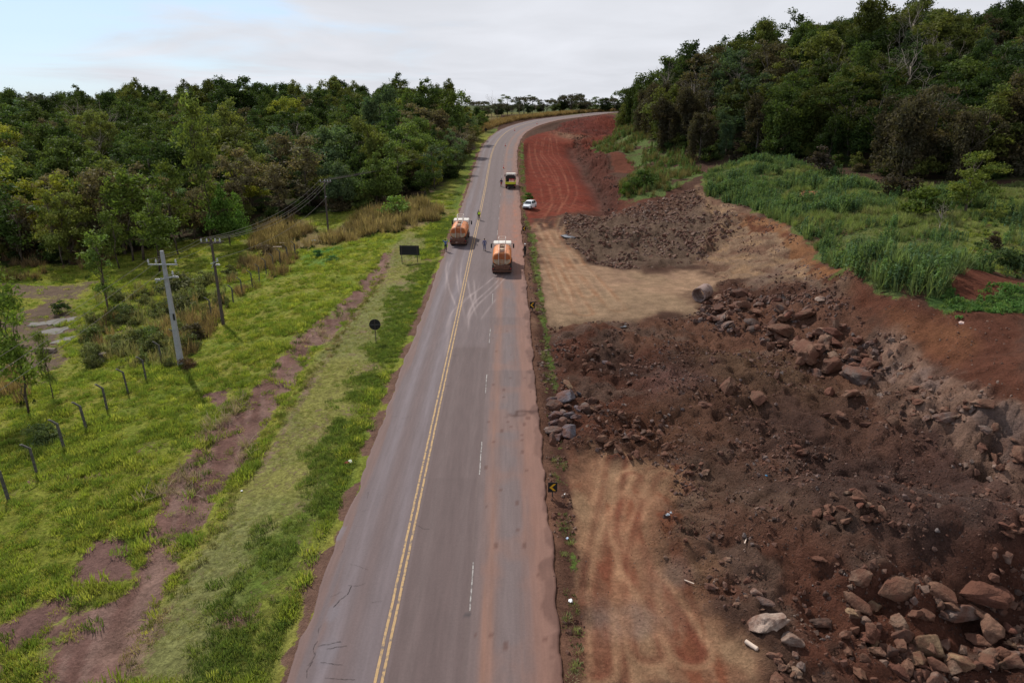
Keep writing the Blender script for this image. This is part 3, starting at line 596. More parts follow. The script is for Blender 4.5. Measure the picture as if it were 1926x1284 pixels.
# skirts down into the ground
nb = len(V); Ls = V[ro_i[:, 0]] + [0, 0, -.5]; Rs = V[ro_i[:, -1]] + [0, 0, -.5]
V = np.r_[V, Ls, Rs]; k = np.arange(len(sAl) - 1); m_ = len(sAl)
qd = np.r_[qd, np.stack([nb + k, ro_i[k, 0], ro_i[k + 1, 0], nb + k + 1], 1), np.stack([ro_i[k, -1], nb + m_ + k, nb + m_ + k + 1, ro_i[k + 1, -1]], 1)]
ac = np.r_[ac, np.tile(C(.06, .04, .035), (2 * m_, 1))]
def road_material():
    m = bpy.data.materials.new('asphalt'); m.use_nodes = True; t = m.node_tree; b = t.nodes['Principled BSDF']
    a = N(t, 'ShaderNodeAttribute'); a.attribute_name = 'asphalt'; g = N(t, 'ShaderNodeNewGeometry')
    mpn = N(t, 'ShaderNodeMapping'); mpn.inputs['Scale'].default_value = (3, .25, 1); Lk(t, g.outputs['Position'], mpn.inputs[0])
    n1 = N(t, 'ShaderNodeTexNoise'); n1.inputs['Scale'].default_value = 1.5; n1.inputs['Detail'].default_value = 6; Lk(t, mpn.outputs[0], n1.inputs['Vector'])
    n2 = N(t, 'ShaderNodeTexNoise'); n2.inputs['Scale'].default_value = 9; n2.inputs['Detail'].default_value = 8; n2.inputs['Roughness'].default_value = .75; Lk(t, g.outputs['Position'], n2.inputs['Vector'])
    r1 = N(t, 'ShaderNodeMapRange'); Lk(t, n1.outputs[0], r1.inputs[0]); r1.inputs[1].default_value = .3; r1.inputs[2].default_value = .7; r1.inputs[3].default_value = .91; r1.inputs[4].default_value = 1.09
    r2 = N(t, 'ShaderNodeMapRange'); Lk(t, n2.outputs[0], r2.inputs[0]); r2.inputs[1].default_value = .3; r2.inputs[2].default_value = .7; r2.inputs[3].default_value = .9; r2.inputs[4].default_value = 1.1
    mu_ = N(t, 'ShaderNodeMath', operation='MULTIPLY'); Lk(t, r1.outputs[0], mu_.inputs[0]); Lk(t, r2.outputs[0], mu_.inputs[1])
    v = N(t, 'ShaderNodeVectorMath', operation='SCALE'); Lk(t, a.outputs['Color'], v.inputs[0]); Lk(t, mu_.outputs[0], v.inputs['Scale']); Lk(t, v.outputs[0], b.inputs['Base Color'])
    b.inputs['Roughness'].default_value = .78; b.inputs['Specular IOR Level'].default_value = .25
    bp = N(t, 'ShaderNodeBump'); bp.inputs['Distance'].default_value = .01; bp.inputs['Strength'].default_value = .5; Lk(t, n2.outputs[0], bp.inputs['Height']); Lk(t, bp.outputs[0], b.inputs['Normal'])
    return m
me = np_mesh('road', V, qd, road_material(), True); attr_col(me, 'asphalt', ac)
road = tag(link('road', me), kind='structure')
M_yellow = mat('worn_yellow_paint', (.42, .27, .125), .8, dirt=(.14, .11, .10), dscale=5, dlo=.48, dhi=.68, noise=.1, nscale=3)
M_white = mat('worn_white_paint', (.34, .31, .29), .8, dirt=(.14, .115, .11), dscale=4, dlo=.44, dhi=.6, noise=.12, nscale=3)
M_crack = mat('crack', (.045, .035, .033), .95)
sP = resample(RC, .5); sP = sP[sP[:, 1] > 8]
def along(y0, y1): i0 = np.searchsorted(RS[:, 1], y0); i1 = np.searchsorted(RS[:, 1], y1); return i0, i1
def strip_mesh(name, i0, i1, o, w, m, dz=.03, step=2, jag=0.):
    idx = list(range(i0, min(i1, len(RS) - 1), step)); V = []; Q = []
    for j, i in enumerate(idx):
        h = .02 * (1 - ((o - 1.9) / 5.75) ** 2); jj = fbm(np.array([sAl[i]]), np.array([o]), .6, 2, 7)[0] * jag
        V += [road_pt(i, o - w / 2 + jj, h + dz - .02), road_pt(i, o + w / 2 + jj, h + dz - .02)]
        if j: Q.append((2 * j - 2, 2 * j - 1, 2 * j + 1, 2 * j))
    return link(name, np_mesh(name, V, Q, m), road)
iend = along(0, 392)[1] if (RS[:, 1] < 392).all() else int(np.argmax(RS[:, 1] > 392))
if iend == 0: iend = len(RS) - 1
strip_mesh('yellow_line', 0, iend, -.145, .125, M_yellow, jag=.02); strip_mesh('yellow_line', 0, iend, .145, .125, M_yellow, jag=.02)
# lane dashes: 4 m paint, measured from the photo near the camera
def sal_of(py): return float(np.interp(at0(900, py)[1], RS[:, 1], sAl))
starts = []
for a, b_ in ((1160, 1064), (906, 840), (748, 708), (648, 619)): starts.append((sal_of(a), sal_of(b_)))
s0 = starts[-1][1] + 8
while s0 < sAl[iend] - 6: starts.append((s0, s0 + 4)); s0 += 12
for a, b_ in starts:
    strip_mesh('lane_dash', int(np.searchsorted(sAl, a)), int(np.searchsorted(sAl, b_)), 3.6, .07, M_white, step=1, jag=.02)
i0, i1 = int(np.argmax(RS[:, 1] > 66)), int(np.argmax(RS[:, 1] > 150))
# cracks in the left lane
rnd = random.Random(3); ck = MB()
def crack(px, py, L, ang, w=.02):
    w *= .33
    p = np.array(at0(px, py)); a = ang; pts = [p.copy()]
    for k_ in range(int(L / .1)):
        a += rnd.uniform(-.6, .6); a += (ang - a) * .3; p = p + .1 * np.array([math.cos(a), math.sin(a)]); pts.append(p.copy())
    for q0, q1 in zip(pts[:-1], pts[1:]):
        dd = q1 - q0; nn = np.array([-dd[1], dd[0]]); nn = nn / (np.linalg.norm(nn) + 1e-9) * w * rnd.uniform(.4, 1)
        vs2 = [ck.bm.verts.new((q[0] + s_ * nn[0], q[1] + s_ * nn[1], roadz(q[1]) + .028)) for q, s_ in ((q0, -1), (q0, 1), (q1, 1), (q1, -1))]
        ck.bm.faces.new(vs2)
for c_ in ((628,1150,1.6,1.3,.045),(622,1130,.7,.4,.02),(655,1108,.9,0,.02),(600,1225,1.0,.2,.035),(592,1240,.8,1.8,.03),(580,1262,.8,1.2,.025),(604,1255,1.0,0,.03),(612,1284,1.4,.1,.03),(600,1200,.5,1.6,.02),
           (578,1284,.9,1.5,.03),(690,945,.8,1.3,.02),(680,968,.5,0,.015),(735,795,.7,0,.02),(755,798,.8,.1,.02),(780,992,1.0,0,.03),(840,671,1.2,0,.05),(828,736,.8,.1,.04),(660,1068,1.2,.1,.015),(615,1230,.9,.2,.04),(640,1050,1.4,1.45,.012),(700,1140,.6,0,.02)):
    crack(*c_)
ck.build('crack', M_crack, road)
# ------------------------------------------------------------------ vegetation materials
def leaf_mat(name, sat=1.0, trans=.35, col=None, rough=.6):
    """leaf colour = the plant's own colour x a little variation from leaf to leaf"""
    m = bpy.data.materials.new(name); m.use_nodes = True; t = m.node_tree; t.nodes.clear(); o = N(t, 'ShaderNodeOutputMaterial')
    a = N(t, 'ShaderNodeAttribute'); a.attribute_name = 'leafvar'; v = N(t, 'ShaderNodeVectorMath', operation='MULTIPLY')
    if col is None: oi = N(t, 'ShaderNodeObjectInfo'); Lk(t, oi.outputs['Color'], v.inputs[0])
    else:
        oi = N(t, 'ShaderNodeObjectInfo'); rp = N(t, 'ShaderNodeMapRange'); Lk(t, oi.outputs['Random'], rp.inputs[0]); rp.inputs[3].default_value = .7; rp.inputs[4].default_value = 1.3
        s = N(t, 'ShaderNodeVectorMath', operation='SCALE'); s.inputs[0].default_value = col; Lk(t, rp.outputs[0], s.inputs['Scale']); Lk(t, s.outputs[0], v.inputs[0])
    Lk(t, a.outputs['Color'], v.inputs[1])
    d = N(t, 'ShaderNodeBsdfPrincipled'); d.inputs['Roughness'].default_value = rough; d.inputs['Specular IOR Level'].default_value = .05; Lk(t, v.outputs[0], d.inputs['Base Color'])
    tr = N(t, 'ShaderNodeBsdfTranslucent'); v3 = N(t, 'ShaderNodeVectorMath', operation='MULTIPLY'); Lk(t, v.outputs[0], v3.inputs[0]); v3.inputs[1].default_value = (1.25, 1.35, .7); Lk(t, v3.outputs[0], tr.inputs[0])
    mx_ = N(t, 'ShaderNodeMixShader'); mx_.inputs[0].default_value = trans; Lk(t, d.outputs[0], mx_.inputs[1]); Lk(t, tr.outputs[0], mx_.inputs[2]); Lk(t, mx_.outputs[0], o.inputs[0])
    return m
M_leaf = leaf_mat('foliage', trans=.35)
M_bark = mat('bark', (.10, .078, .06), .95, noise=.4, nscale=3, bump=.02, bscale=12)
M_palebark = mat('pale_bark', (.30, .25, .20), .9, noise=.3, nscale=3, bump=.01, bscale=12)

# ------------------------------------------------------------------ crown and trunk meshes (shared by all trees of a kind)
def leaf_cards(P, NRM, size, rng, elong=1.5, droop=0.):
    """one small four-sided leaf spray at each point"""
    n = len(P); a = rng.normal(size=(n, 3)); a -= (a * NRM).sum(1)[:, None] * NRM; a[:, 2] -= droop; a /= np.linalg.norm(a, axis=1)[:, None] + 1e-9
    b = np.cross(NRM, a); b /= np.linalg.norm(b, axis=1)[:, None] + 1e-9
    s = (size * rng.uniform(.55, 1.3, n))[:, None]
    V = np.stack([P - a * s * elong * .5, P + b * s * .5 + NRM * s * .12, P + a * s * elong * .5 - NRM * s * .1, P - b * s * .5 + NRM * s * .12], 1).reshape(-1, 3)
    return V, np.arange(4 * n).reshape(-1, 4)
def crown_mesh(name, seed, blobs, per, size, elong=1.5, droop=.0, inner=.2, var=.3, holes=0.):
    rng = np.random.default_rng(seed); P = []; Nn = []; Cv = []
    for (cx, cy, cz, rx_, ry_, rz_) in blobs:
        k = int(per * (rx_ * ry_ + rx_ * rz_ + ry_ * rz_) / 3)
        d = rng.normal(size=(k, 3)); d /= np.linalg.norm(d, axis=1)[:, None]
        rad = np.where(rng.random(k) < inner, rng.uniform(.3, .9, k), rng.uniform(.72, 1.28, k))
        lump = 1 + .34 * np.sin(d[:, 0] * 5 + seed) * np.sin(d[:, 1] * 6 + cx) + .2 * np.sin(d[:, 2] * 9 + cy)
        p = d * (rad * lump)[:, None] * [rx_, ry_, rz_] + [cx, cy, cz]
        keep = (d[:, 2] > -.75) | (rng.random(k) < .4)
        nn = d + rng.normal(size=(k, 3)) * .55; nn /= np.linalg.norm(nn, axis=1)[:, None]
        tone = rng.uniform(.82, 1.18) ; hue = rng.uniform(-.08, .08)
        cv = np.stack([np.full(k, tone * (1 + hue)), np.full(k, tone), np.full(k, tone * (1 - hue))], 1) * rng.uniform(1 - var, 1 + var, (k, 1))
        P.append(p[keep]); Nn.append(nn[keep]); Cv.append(cv[keep])
    P = np.concatenate(P); Nn = np.concatenate(Nn); Cv = np.concatenate(Cv)
    V, Q = leaf_cards(P, Nn, size, rng, elong, droop); me = np_mesh(name, V, Q, M_leaf); attr_col(me, 'leafvar', np.clip(Cv, 0, 2), 'FACE'); return me
def limb_mesh(name, seed, h, r, targets, m=None, n=7, start=.35, twig=0):
    """tapered trunk with limbs running out to the crown's masses"""
    rng = random.Random(seed); mb = MB()
    def limb(p, q, r0, r1, k=4, sag=.15):
        p = Vector(p); q = Vector(q); L = (q - p).length; pts = []
        for i in range(k + 1):
            u = i / k; c = p.lerp(q, u); w = sag * L * math.sin(u * math.pi) * .3
            pts.append((c + Vector((rng.uniform(-w, w), rng.uniform(-w, w), w * .6)), r0 + (r1 - r0) * u))
        rings = []
        for i, (c, rr) in enumerate(pts):
            d = (pts[min(i + 1, k)][0] - pts[max(i - 1, 0)][0]).normalized(); M_ = d.to_track_quat('Z', 'Y').to_matrix()
            rings.append([c + M_ @ Vector((math.cos(a * 2 * math.pi / n) * rr, math.sin(a * 2 * math.pi / n) * rr, 0)) for a in range(n)])
        mb.loft(rings); return [x[0] for x in pts]
    top = (rng.uniform(-.4, .4), rng.uniform(-.4, .4), h * .85)
    T_ = limb((0, 0, -.4), top, r, r * .35, 5, .12)
    for (x, y, z, rr) in targets:
        u = max(start, min(.95, (z - math.hypot(x, y) * .6) / h)); i = min(4, max(1, int(u * 5))); 
        pts = limb(T_[i], (x, y, z), r * .38, r * .07, 4, .25)
        for _ in range(twig):
            s_ = rng.choice(pts[2:]); e = s_ + Vector((rng.uniform(-1, 1), rng.uniform(-1, 1), rng.uniform(.1, 1))) * rr
            q = limb(s_, e, r * .09, r * .02, 3, .3)
            for _ in range(2): limb(q[2], q[2] + Vector((rng.uniform(-1, 1), rng.uniform(-1, 1), rng.uniform(.0, .9))) * rr * .6, r * .05, r * .015, 2, .3)
    bmesh.ops.recalc_face_normals(mb.bm, faces=mb.bm.faces); me = bpy.data.meshes.new(name); mb.bm.to_mesh(me); mb.bm.free(); me.materials.append(m or M_bark)
    me.polygons.foreach_set('use_smooth', np.ones(len(me.polygons), bool)); return me
def round_blobs(rng, R_, z0, z1, n, flat=.75, br=(.28, .5), top=1.0):
    B = []; lx, ly = rng.uniform(-.35, .35) * R_, rng.uniform(-.35, .35) * R_; px_ = rng.uniform(.6, 1.4)
    for i in range(n):
        a = rng.uniform(0, 6.28); u = rng.random(); zz = z0 + (z1 - z0) * u; prof = math.sqrt(max(.05, 1 - (2 * u - .9) ** 2 * .85)); rr = R_ * prof * math.sqrt(rng.random()) * .85
        s = R_ * rng.uniform(*br) * (1.25 - .55 * u); B.append((rr * math.cos(a) * px_ + lx * u, rr * math.sin(a) / px_ + ly * u, zz + (rng.uniform(0, 1.6) if rng.random() < .2 else 0), s, s * rng.uniform(.85, 1.15), s * flat * rng.uniform(.8, 1.2)))
    return B
KINDS = {}
def make_kind(kind, nvar, fn):
    KINDS[kind] = [fn(i) for i in range(nvar)]
def k_broad(i):      # dense broadleaf, unit: about 11 m tall, crown 9 m
    rng = random.Random(100 + i); B = round_blobs(rng, 4.4, 2.6, 10.6, 34, .8, (.14, .36)); return (crown_mesh('broadleaf_crown', 100 + i, B, 300, .26, var=.45), limb_mesh('broadleaf_trunk', 100 + i, 9, .26, [(b[0], b[1], b[2], b[3]) for b in B[:7]]), 11.)
def k_feather(i):    # looser, finer-leaved
    rng = random.Random(200 + i); B = round_blobs(rng, 4.3, 2.6, 9.8, 36, .55, (.11, .28)); return (crown_mesh('loose_crown', 200 + i, B, 260, .20, 1.9, var=.4), limb_mesh('loose_trunk', 200 + i, 8.5, .2, [(b[0], b[1], b[2], b[3]) for b in B[:10]], twig=1), 10.5)
def k_vine(i):       # tall tree hung with climbers down to the ground
    rng = random.Random(300 + i); B = round_blobs(rng, 3.8, 6.5, 12.3, 20, .9, (.15, .36))
    for _ in range(10):
        a = rng.uniform(0, 6.28); r0 = rng.uniform(1.2, 3.3); zt = rng.uniform(6.5, 11); zb = rng.uniform(.2, 4); s = rng.uniform(.5, 1.0); nseg = max(3, int((zt - zb) / 1.5))
        for j in range(nseg): u = j / (nseg - 1); B.append((r0 * math.cos(a) + rng.uniform(-.3, .3), r0 * math.sin(a) + rng.uniform(-.3, .3), zb + (zt - zb) * u, s * (1.15 - .3 * u) * rng.uniform(.7, 1.1), s * rng.uniform(.7, 1.1), 1.0))
    return (crown_mesh('vine_hung_crown', 300 + i, B, 270, .23, 1.8, .7), limb_mesh('vine_hung_trunk', 300 + i, 11, .28, [(b[0], b[1], b[2], b[3]) for b in B[:7]]), 13.)
def k_slender(i):    # slender planted tree with a narrow drooping crown
    rng = random.Random(400 + i); B = []
    for j in range(22):
        u = rng.random(); z = 3.4 + 8.4 * u; rr = 1.7 * (1 - abs(u - .4)) * rng.random() ** .5; a = rng.uniform(0, 6.28); s = rng.uniform(.4, .85); B.append((rr * math.cos(a), rr * math.sin(a), z, s, s, s * 1.1))
    return (crown_mesh('slender_crown', 400 + i, B, 200, .15, 2.8, .8, inner=.6, var=.4), limb_mesh('slender_trunk', 400 + i, 11.5, .11, [(b[0], b[1], b[2], b[3]) for b in B[:9]], n=5), 12.3)
def k_shrub(i):
    rng = random.Random(500 + i); B = round_blobs(rng, 1.9, .5, 2.6, 12, .7, (.25, .45)); return (crown_mesh('shrub_foliage', 500 + i, B, 330, .22, 1.6), limb_mesh('shrub_stem', 500 + i, 2.2, .06, [(b[0], b[1], b[2], b[3]) for b in B[:7]], start=.1, n=5), 3.1)
def k_savanna(i):    # flat-topped open tree beyond the bend
    rng = random.Random(600 + i); B = []
    for j in range(20): a = rng.uniform(0, 6.28); rr = 4.2 * rng.random() ** .5; s = rng.uniform(.6, 1.3); B.append((rr * math.cos(a), rr * math.sin(a), 6.8 - rr * .35 + rng.uniform(-.8, .5), s, s, s * .5))
    return (crown_mesh('open_crown', 600 + i, B, 110, .26, 1.6), limb_mesh('open_trunk', 600 + i, 5.5, .2, [(b[0], b[1], b[2], b[3]) for b in B[:14]], start=.2, twig=1), 7.5)
def k_bare(i):
    rng = random.Random(700 + i); B = round_blobs(rng, 3.2, 5.5, 10, 12, .7); return (None, limb_mesh('bare_branches', 700 + i, 8.5, .16, [(b[0], b[1], b[2], b[3] * 1.2) for b in B], M_palebark, 5, .3, 4), 10.)
make_kind('broad', 6, k_broad); make_kind('feather', 5, k_feather); make_kind('vine', 5, k_vine); make_kind('slender', 4, k_slender); make_kind('shrub', 4, k_shrub); make_kind('savanna', 3, k_savanna); make_kind('bare', 3, k_bare)
NAMES = dict(broad='broadleaf_tree', feather='loose_leaved_tree', vine='vine_hung_tree', slender='slender_tree', shrub='shrub', savanna='open_crowned_tree', bare='leafless_tree')
def tree(kind, p, H, col, label, group=None, rz=None, wide=1., cat='tree', var=None, trunk_col=None):
    v = KINDS[kind][random.randrange(len(KINDS[kind])) if var is None else var]; s = H / v[2]
    e = empty(NAMES[kind], (p[0], p[1], p[2] - .15), random.uniform(0, 6.28) if rz is None else rz); e.scale = (s * wide, s * wide, s)
    if v[0]: c = link('crown', v[0], e); c.color = (*col, 1)
    link('trunk' if kind != 'shrub' else 'stem', v[1], e); return tag(e, label, cat, group)

GREENS = dict(dark=(.040, .062, .018), mid=(.072, .098, .026), olive=(.108, .118, .032), yellow=(.18, .185, .032), brown=(.095, .078, .045), bluish=(.072, .102, .05), bright=(.075, .13, .022))
WORDS = dict(dark='dark green', mid='mid green', olive='olive green', yellow='yellowish green', brown='dull brownish', bluish='bluish green', bright='bright green')

# ------------------------------------------------------------------ the two woods
rng = np.random.default_rng(5)
def poisson(P, r, n, fn=None):
    P_ = np.array(P); lo, hi = P_.min(0), P_.max(0); cell = {}; out = []
    pts = rng.uniform(lo, hi, (n, 2)); ins = inside(pts[:, 0], pts[:, 1], P); pts = pts[ins]
    for x, y in pts:
        rr = r if fn is None else r * fn(x, y); i, j = int(x // r), int(y // r); ok = True
        for a in range(i - 2, i + 3):
            for b in range(j - 2, j + 3):
                for q in cell.get((a, b), ()):
                    if (q[0] - x) ** 2 + (q[1] - y) ** 2 < rr * rr: ok = False
        if ok: cell.setdefault((i, j), []).append((x, y)); out.append((x, y))
    return out
def in_view(x, y, m=1.12): return y > 10 and abs(x) < y * .75 * m + 6
woodL = [p for p in poisson(Z['forest_l'], 6.2, 40000) if in_view(*p)]
woodR = [p for p in poisson(Z['forest_r'], 6.2, 40000) if in_view(*p)]
ho = lambda L: height(np.array([p[0] for p in L]), np.array([p[1] for p in L]))
stuffpts = []
def plant(L, side):
    hs = ho(L); items = sorted(zip(L, hs), key=lambda q: q[0][0] ** 2 + q[0][1] ** 2); cnt = 0
    edge = Z['forest_l'] if side == 'l' else Z['forest_r']
    xs_ = np.array([q[0][0] for q in items]); ys_ = np.array([q[0][1] for q in items]); ed = sdf(xs_, ys_, edge); hue = fbm(xs_, ys_, 25, 3, 131) + rng.uniform(-.28, .28, len(xs_))
    for i, ((x, y), h) in enumerate(items):
        if side == 'l':
            kind = ('broad', 'feather', 'slender', 'vine', 'feather', 'broad', 'feather', 'bare')[rng.integers(8)]; kind = 'feather' if kind == 'bare' and rng.random() < .5 else kind; H = 9.5 + rng.random() ** 1.5 * 6.5
            if y < 175 and x < -45: kind = ('feather', 'broad', 'feather', 'slender')[rng.integers(4)]; H = 10 + rng.random() * 5.
            if x > -26: H *= .86
            if x > -20 and y > 215: H *= .6
        else:
            kind = ('vine', 'broad', 'vine', 'feather', 'feather', 'vine', 'broad', 'feather', 'bare')[rng.integers(9)]; H = 11 + rng.random() * 6
            if ed[i] < 7: kind = 'vine'; H = 11 + rng.random() * 4.5
        c = 'dark' if hue[i] < -.17 else 'mid' if hue[i] < .04 else 'olive' if hue[i] < .2 else 'bluish' if hue[i] < .27 else 'yellow' if hue[i] < .36 and side == 'l' else 'brown' if hue[i] > .36 else 'olive'
        col = tuple(np.array(GREENS[c]) * rng.uniform(.75, 1.4) * ((1.2 + .3 * (ed[i] < 12)) if side == 'l' else .85))
        q_ = rng.random(); H *= 1.28 if q_ > .9 else .7 if q_ < .16 else 1.
        if side == 'r' and ed[i] < 7 and rng.random() < .35: c = 'brown'; col = tuple(np.array(GREENS['brown']) * .75)
        if cnt < 300 and in_view(x, y, 1.05):
            u_ = x / y
            if side == 'l': where = 'far left' if u_ < -.55 else 'left' if u_ < -.33 else 'mid left' if u_ < -.2 else 'roadside end of the left'
            else: where = 'bend end of the right' if u_ < .3 else 'middle of the right' if u_ < .5 else 'right' if u_ < .62 else 'far right'
            pos = ('front' if ed[i] < 9 else 'second row' if ed[i] < 22 else 'back')
            kd = dict(broad='round-crowned', feather='fine-leaved', vine='climber-hung', slender='slender', bare='leafless')[kind]
            lab = f'{WORDS[c] if kind != "bare" else "grey"} {kd} tree, {pos} of the {where} wood'
            tree(kind, (x, y, h), H, col, lab, lab, wide=rng.uniform(.9, 1.25) * (1.7 if kind == 'slender' else 1)); cnt += 1
        else: stuffpts.append((x, y, h - .2, H, c))
plant(woodL, 'l'); plant(woodR, 'r')
print('wood', len(woodL), len(woodR), 'stuff', len(stuffpts))

# ------------------------------------------------------------------ scatter of uncountable things (geometry nodes)
_tint = {}
def tinted(me_, col):
    k = (me_.name, col)
    if k not in _tint:
        m_ = me_.copy(); m_.materials.clear(); m_.materials.append(leaf_mat('foliage_tint', col=col)); _tint[k] = m_
    return _tint[k]
def scatter(name, P, RT, S, protos, kind='stuff', label=None, cat=None):
    """P points, RT rotations, S scales, protos: list of (mesh, colour)"""
    c = bpy.data.collections.new(name + '_shapes')
    for i, (me_, col) in enumerate(protos):
        if col: me_ = tinted(me_, col)
        o = bpy.data.objects.new(f'{name}_shape{i:02d}', me_); c.objects.link(o)
    me = bpy.data.meshes.new(name); P = np.asarray(P, np.float32); me.vertices.add(len(P)); me.vertices.foreach_set('co', P.ravel())
    a = me.attributes.new('rot', 'FLOAT_VECTOR', 'POINT'); a.data.foreach_set('vector', np.asarray(RT, np.float32).ravel())
    S = np.asarray(S, np.float32); S = np.repeat(S[:, None], 3, 1) if S.ndim == 1 else S
    a = me.attributes.new('scl', 'FLOAT_VECTOR', 'POINT'); a.data.foreach_set('vector', np.ascontiguousarray(S).ravel())
    a = me.attributes.new('pick', 'INT', 'POINT'); a.data.foreach_set('value', np.random.default_rng(len(P)).integers(0, len(protos), len(P)).astype(np.int32))
    o = link(name, me); g = bpy.data.node_groups.new(name, 'GeometryNodeTree')
    g.interface.new_socket('Geometry', in_out='INPUT', socket_type='NodeSocketGeometry'); g.interface.new_socket('Geometry', in_out='OUTPUT', socket_type='NodeSocketGeometry')
    gi = N(g, 'NodeGroupInput'); go = N(g, 'NodeGroupOutput'); ci = N(g, 'GeometryNodeCollectionInfo'); ci.inputs['Collection'].default_value = c; ci.inputs['Separate Children'].default_value = True; ci.inputs['Reset Children'].default_value = True
    ip = N(g, 'GeometryNodeInstanceOnPoints'); ip.inputs['Pick Instance'].default_value = True
    def na(n_, ty): x = N(g, 'GeometryNodeInputNamedAttribute', data_type=ty); x.inputs['Name'].default_value = n_; return x.outputs[0]
    Lk(g, gi.outputs[0], ip.inputs['Points']); Lk(g, ci.outputs[0], ip.inputs['Instance']); Lk(g, na('pick', 'INT'), ip.inputs['Instance Index'])
    Lk(g, na('rot', 'FLOAT_VECTOR'), ip.inputs['Rotation']); Lk(g, na('scl', 'FLOAT_VECTOR'), ip.inputs['Scale']); Lk(g, ip.outputs[0], go.inputs[0])
    md = o.modifiers.new('scatter', 'NODES'); md.node_group = g
    return tag(o, label, cat, None, kind)
def scat_pts(Pz, dens, maxn=200000, mask=None, zoff=0.):
    P_ = np.array(Pz); lo, hi = P_.min(0), P_.max(0); n = int(min(maxn, dens * (hi - lo).prod())); a = rng.uniform(lo, hi, (n, 2))
    k = inside(a[:, 0], a[:, 1], Pz); a = a[k]
    if mask is not None: a = a[rng.random(len(a)) < mask(a[:, 0], a[:, 1])]
    a = a[(np.abs(a[:, 0]) < a[:, 1] * .86 + 6)]
    return np.c_[a, height(a[:, 0], a[:, 1]) + zoff]
def rots(n, tilt=.15): return np.c_[rng.normal(0, tilt, n), rng.normal(0, tilt, n), rng.uniform(0, 6.28, n)]
# more of the same trees beyond the first 300 on either side
if stuffpts:
    sp_ = np.array([(p[0], p[1], p[2]) for p in stuffpts]); H_ = np.array([p[3] for p in stuffpts]) / 11.
    protos = []
    for k_ in ('broad', 'feather', 'vine'):
        for i, v in enumerate(KINDS[k_][:3]):
            c_ = ('dark', 'mid', 'olive', 'bluish', 'mid', 'yellow', 'dark', 'olive', 'mid')[(i + 3 * ('broad', 'feather', 'vine').index(k_)) % 9]; protos.append((v[0], GREENS[c_]))
    scatter('distant_wood', sp_, rots(len(sp_), .03), H_, protos, label='far part of the woods on both sides of the road', cat='wood')

# ------------------------------------------------------------------ grass and weeds
def tuft_mesh(name, seed, n, h, spread, w, lean=.5, cone=1., var=.25, tip=None):
    r = np.random.default_rng(seed); a = r.uniform(0, 6.28, n); rr = spread * np.sqrt(r.random(n)); b = np.stack([rr * np.cos(a), rr * np.sin(a), np.zeros(n)], 1)
    a2 = a + r.normal(0, .8, n); L = h * r.uniform(.5, 1.1, n); ln = lean * r.random(n) * (.3 + rr / max(spread, 1e-3)); t = b + np.stack([np.cos(a2) * ln * L, np.sin(a2) * ln * L, L * np.sqrt(np.clip(1 - (ln * .8) ** 2, .1, 1))], 1)
    mid_ = (b + t) / 2 + np.array([0, 0, .1]) * L[:, None]; sd = np.stack([-np.sin(a2), np.cos(a2), np.zeros(n)], 1) * w * .5
    V = np.stack([b - sd, b + sd, mid_ + sd * .9, t, mid_ - sd * .9], 1); 
    V = V.reshape(-1, 3); k = np.arange(n) * 5
    T_ = np.concatenate([np.stack([k, k + 1, k + 2, k + 4], 1), np.stack([k + 4, k + 2, k + 3, k + 3], 1)[:, :4]])
    q = np.stack([k, k + 1, k + 2, k + 4], 1); tr = np.stack([k + 4, k + 2, k + 3], 1)
    me = bpy.data.meshes.new(name); me.from_pydata([tuple(v) for v in V], [], [tuple(x) for x in q] + [tuple(x) for x in tr]); me.materials.append(M_leaf)
    c = r.uniform(1 - var, 1 + var, n); cv = np.stack([c, c, c], 1); cv = np.r_[cv, cv * (1.1 if tip is None else np.array(tip))]; attr_col(me, 'leafvar', cv, 'FACE'); return me
def weed_mesh(name, seed, h=1.15, n=110, spread=.24, ls=.075):
    """upright leafy stalk clump"""
    r = np.random.default_rng(seed); st = 4; P = []; Nn = []
    for s in range(st):
        bx_, by_ = r.normal(0, spread * .7, 2); hh = h * r.uniform(.6, 1.1)
        for j in range(n // st): z = hh * (j + 1) / (n // st); a = r.uniform(0, 6.28); q = spread * .55 * (1.05 - .7 * z / hh); P.append((bx_ + q * math.cos(a) * r.random(), by_ + q * math.sin(a) * r.random(), z)); Nn.append((math.cos(a) * .7, math.sin(a) * .7, .7))
    P = np.array(P); Nn = np.array(Nn) + r.normal(0, .3, (len(P), 3)); Nn /= np.linalg.norm(Nn, axis=1)[:, None]; V, Q = leaf_cards(P, Nn, ls, r, 3.0)
    me = np_mesh(name, V, Q, M_leaf); cv = np.repeat(r.uniform(.7, 1.3, (len(P), 1)), 3, 1); attr_col(me, 'leafvar', cv, 'FACE'); return me
turf = [tuft_mesh('turf', i, 30, .14, .28, .025, .9) for i in range(3)]; tall = [tuft_mesh('tall_grass', 10 + i, 44, .30, .30, .028, .9) for i in range(3)]; dryt = [tuft_mesh('dry_tuft', 20 + i, 40, 1.25, .35, .035, .65, var=.35) for i in range(3)]
weed = [weed_mesh('weed', 30 + i) for i in range(4)]; low = [weed_mesh('low_weed', 40 + i, .28, 60, .3, .08) for i in range(3)]
box = lambda x0, y0, x1, y1: [(x0, y0), (x1, y0), (x1, y1), (x0, y1)]
def roadside(x, y): o_, _ = road_coords(x, y); return o_
BLP = poly((0,1150),(120,1110),(260,1120),(230,1284),(0,1284))
def BLM(x, y): return pmask(x, y, BLP, 1.5, 1.5, 3, 5)
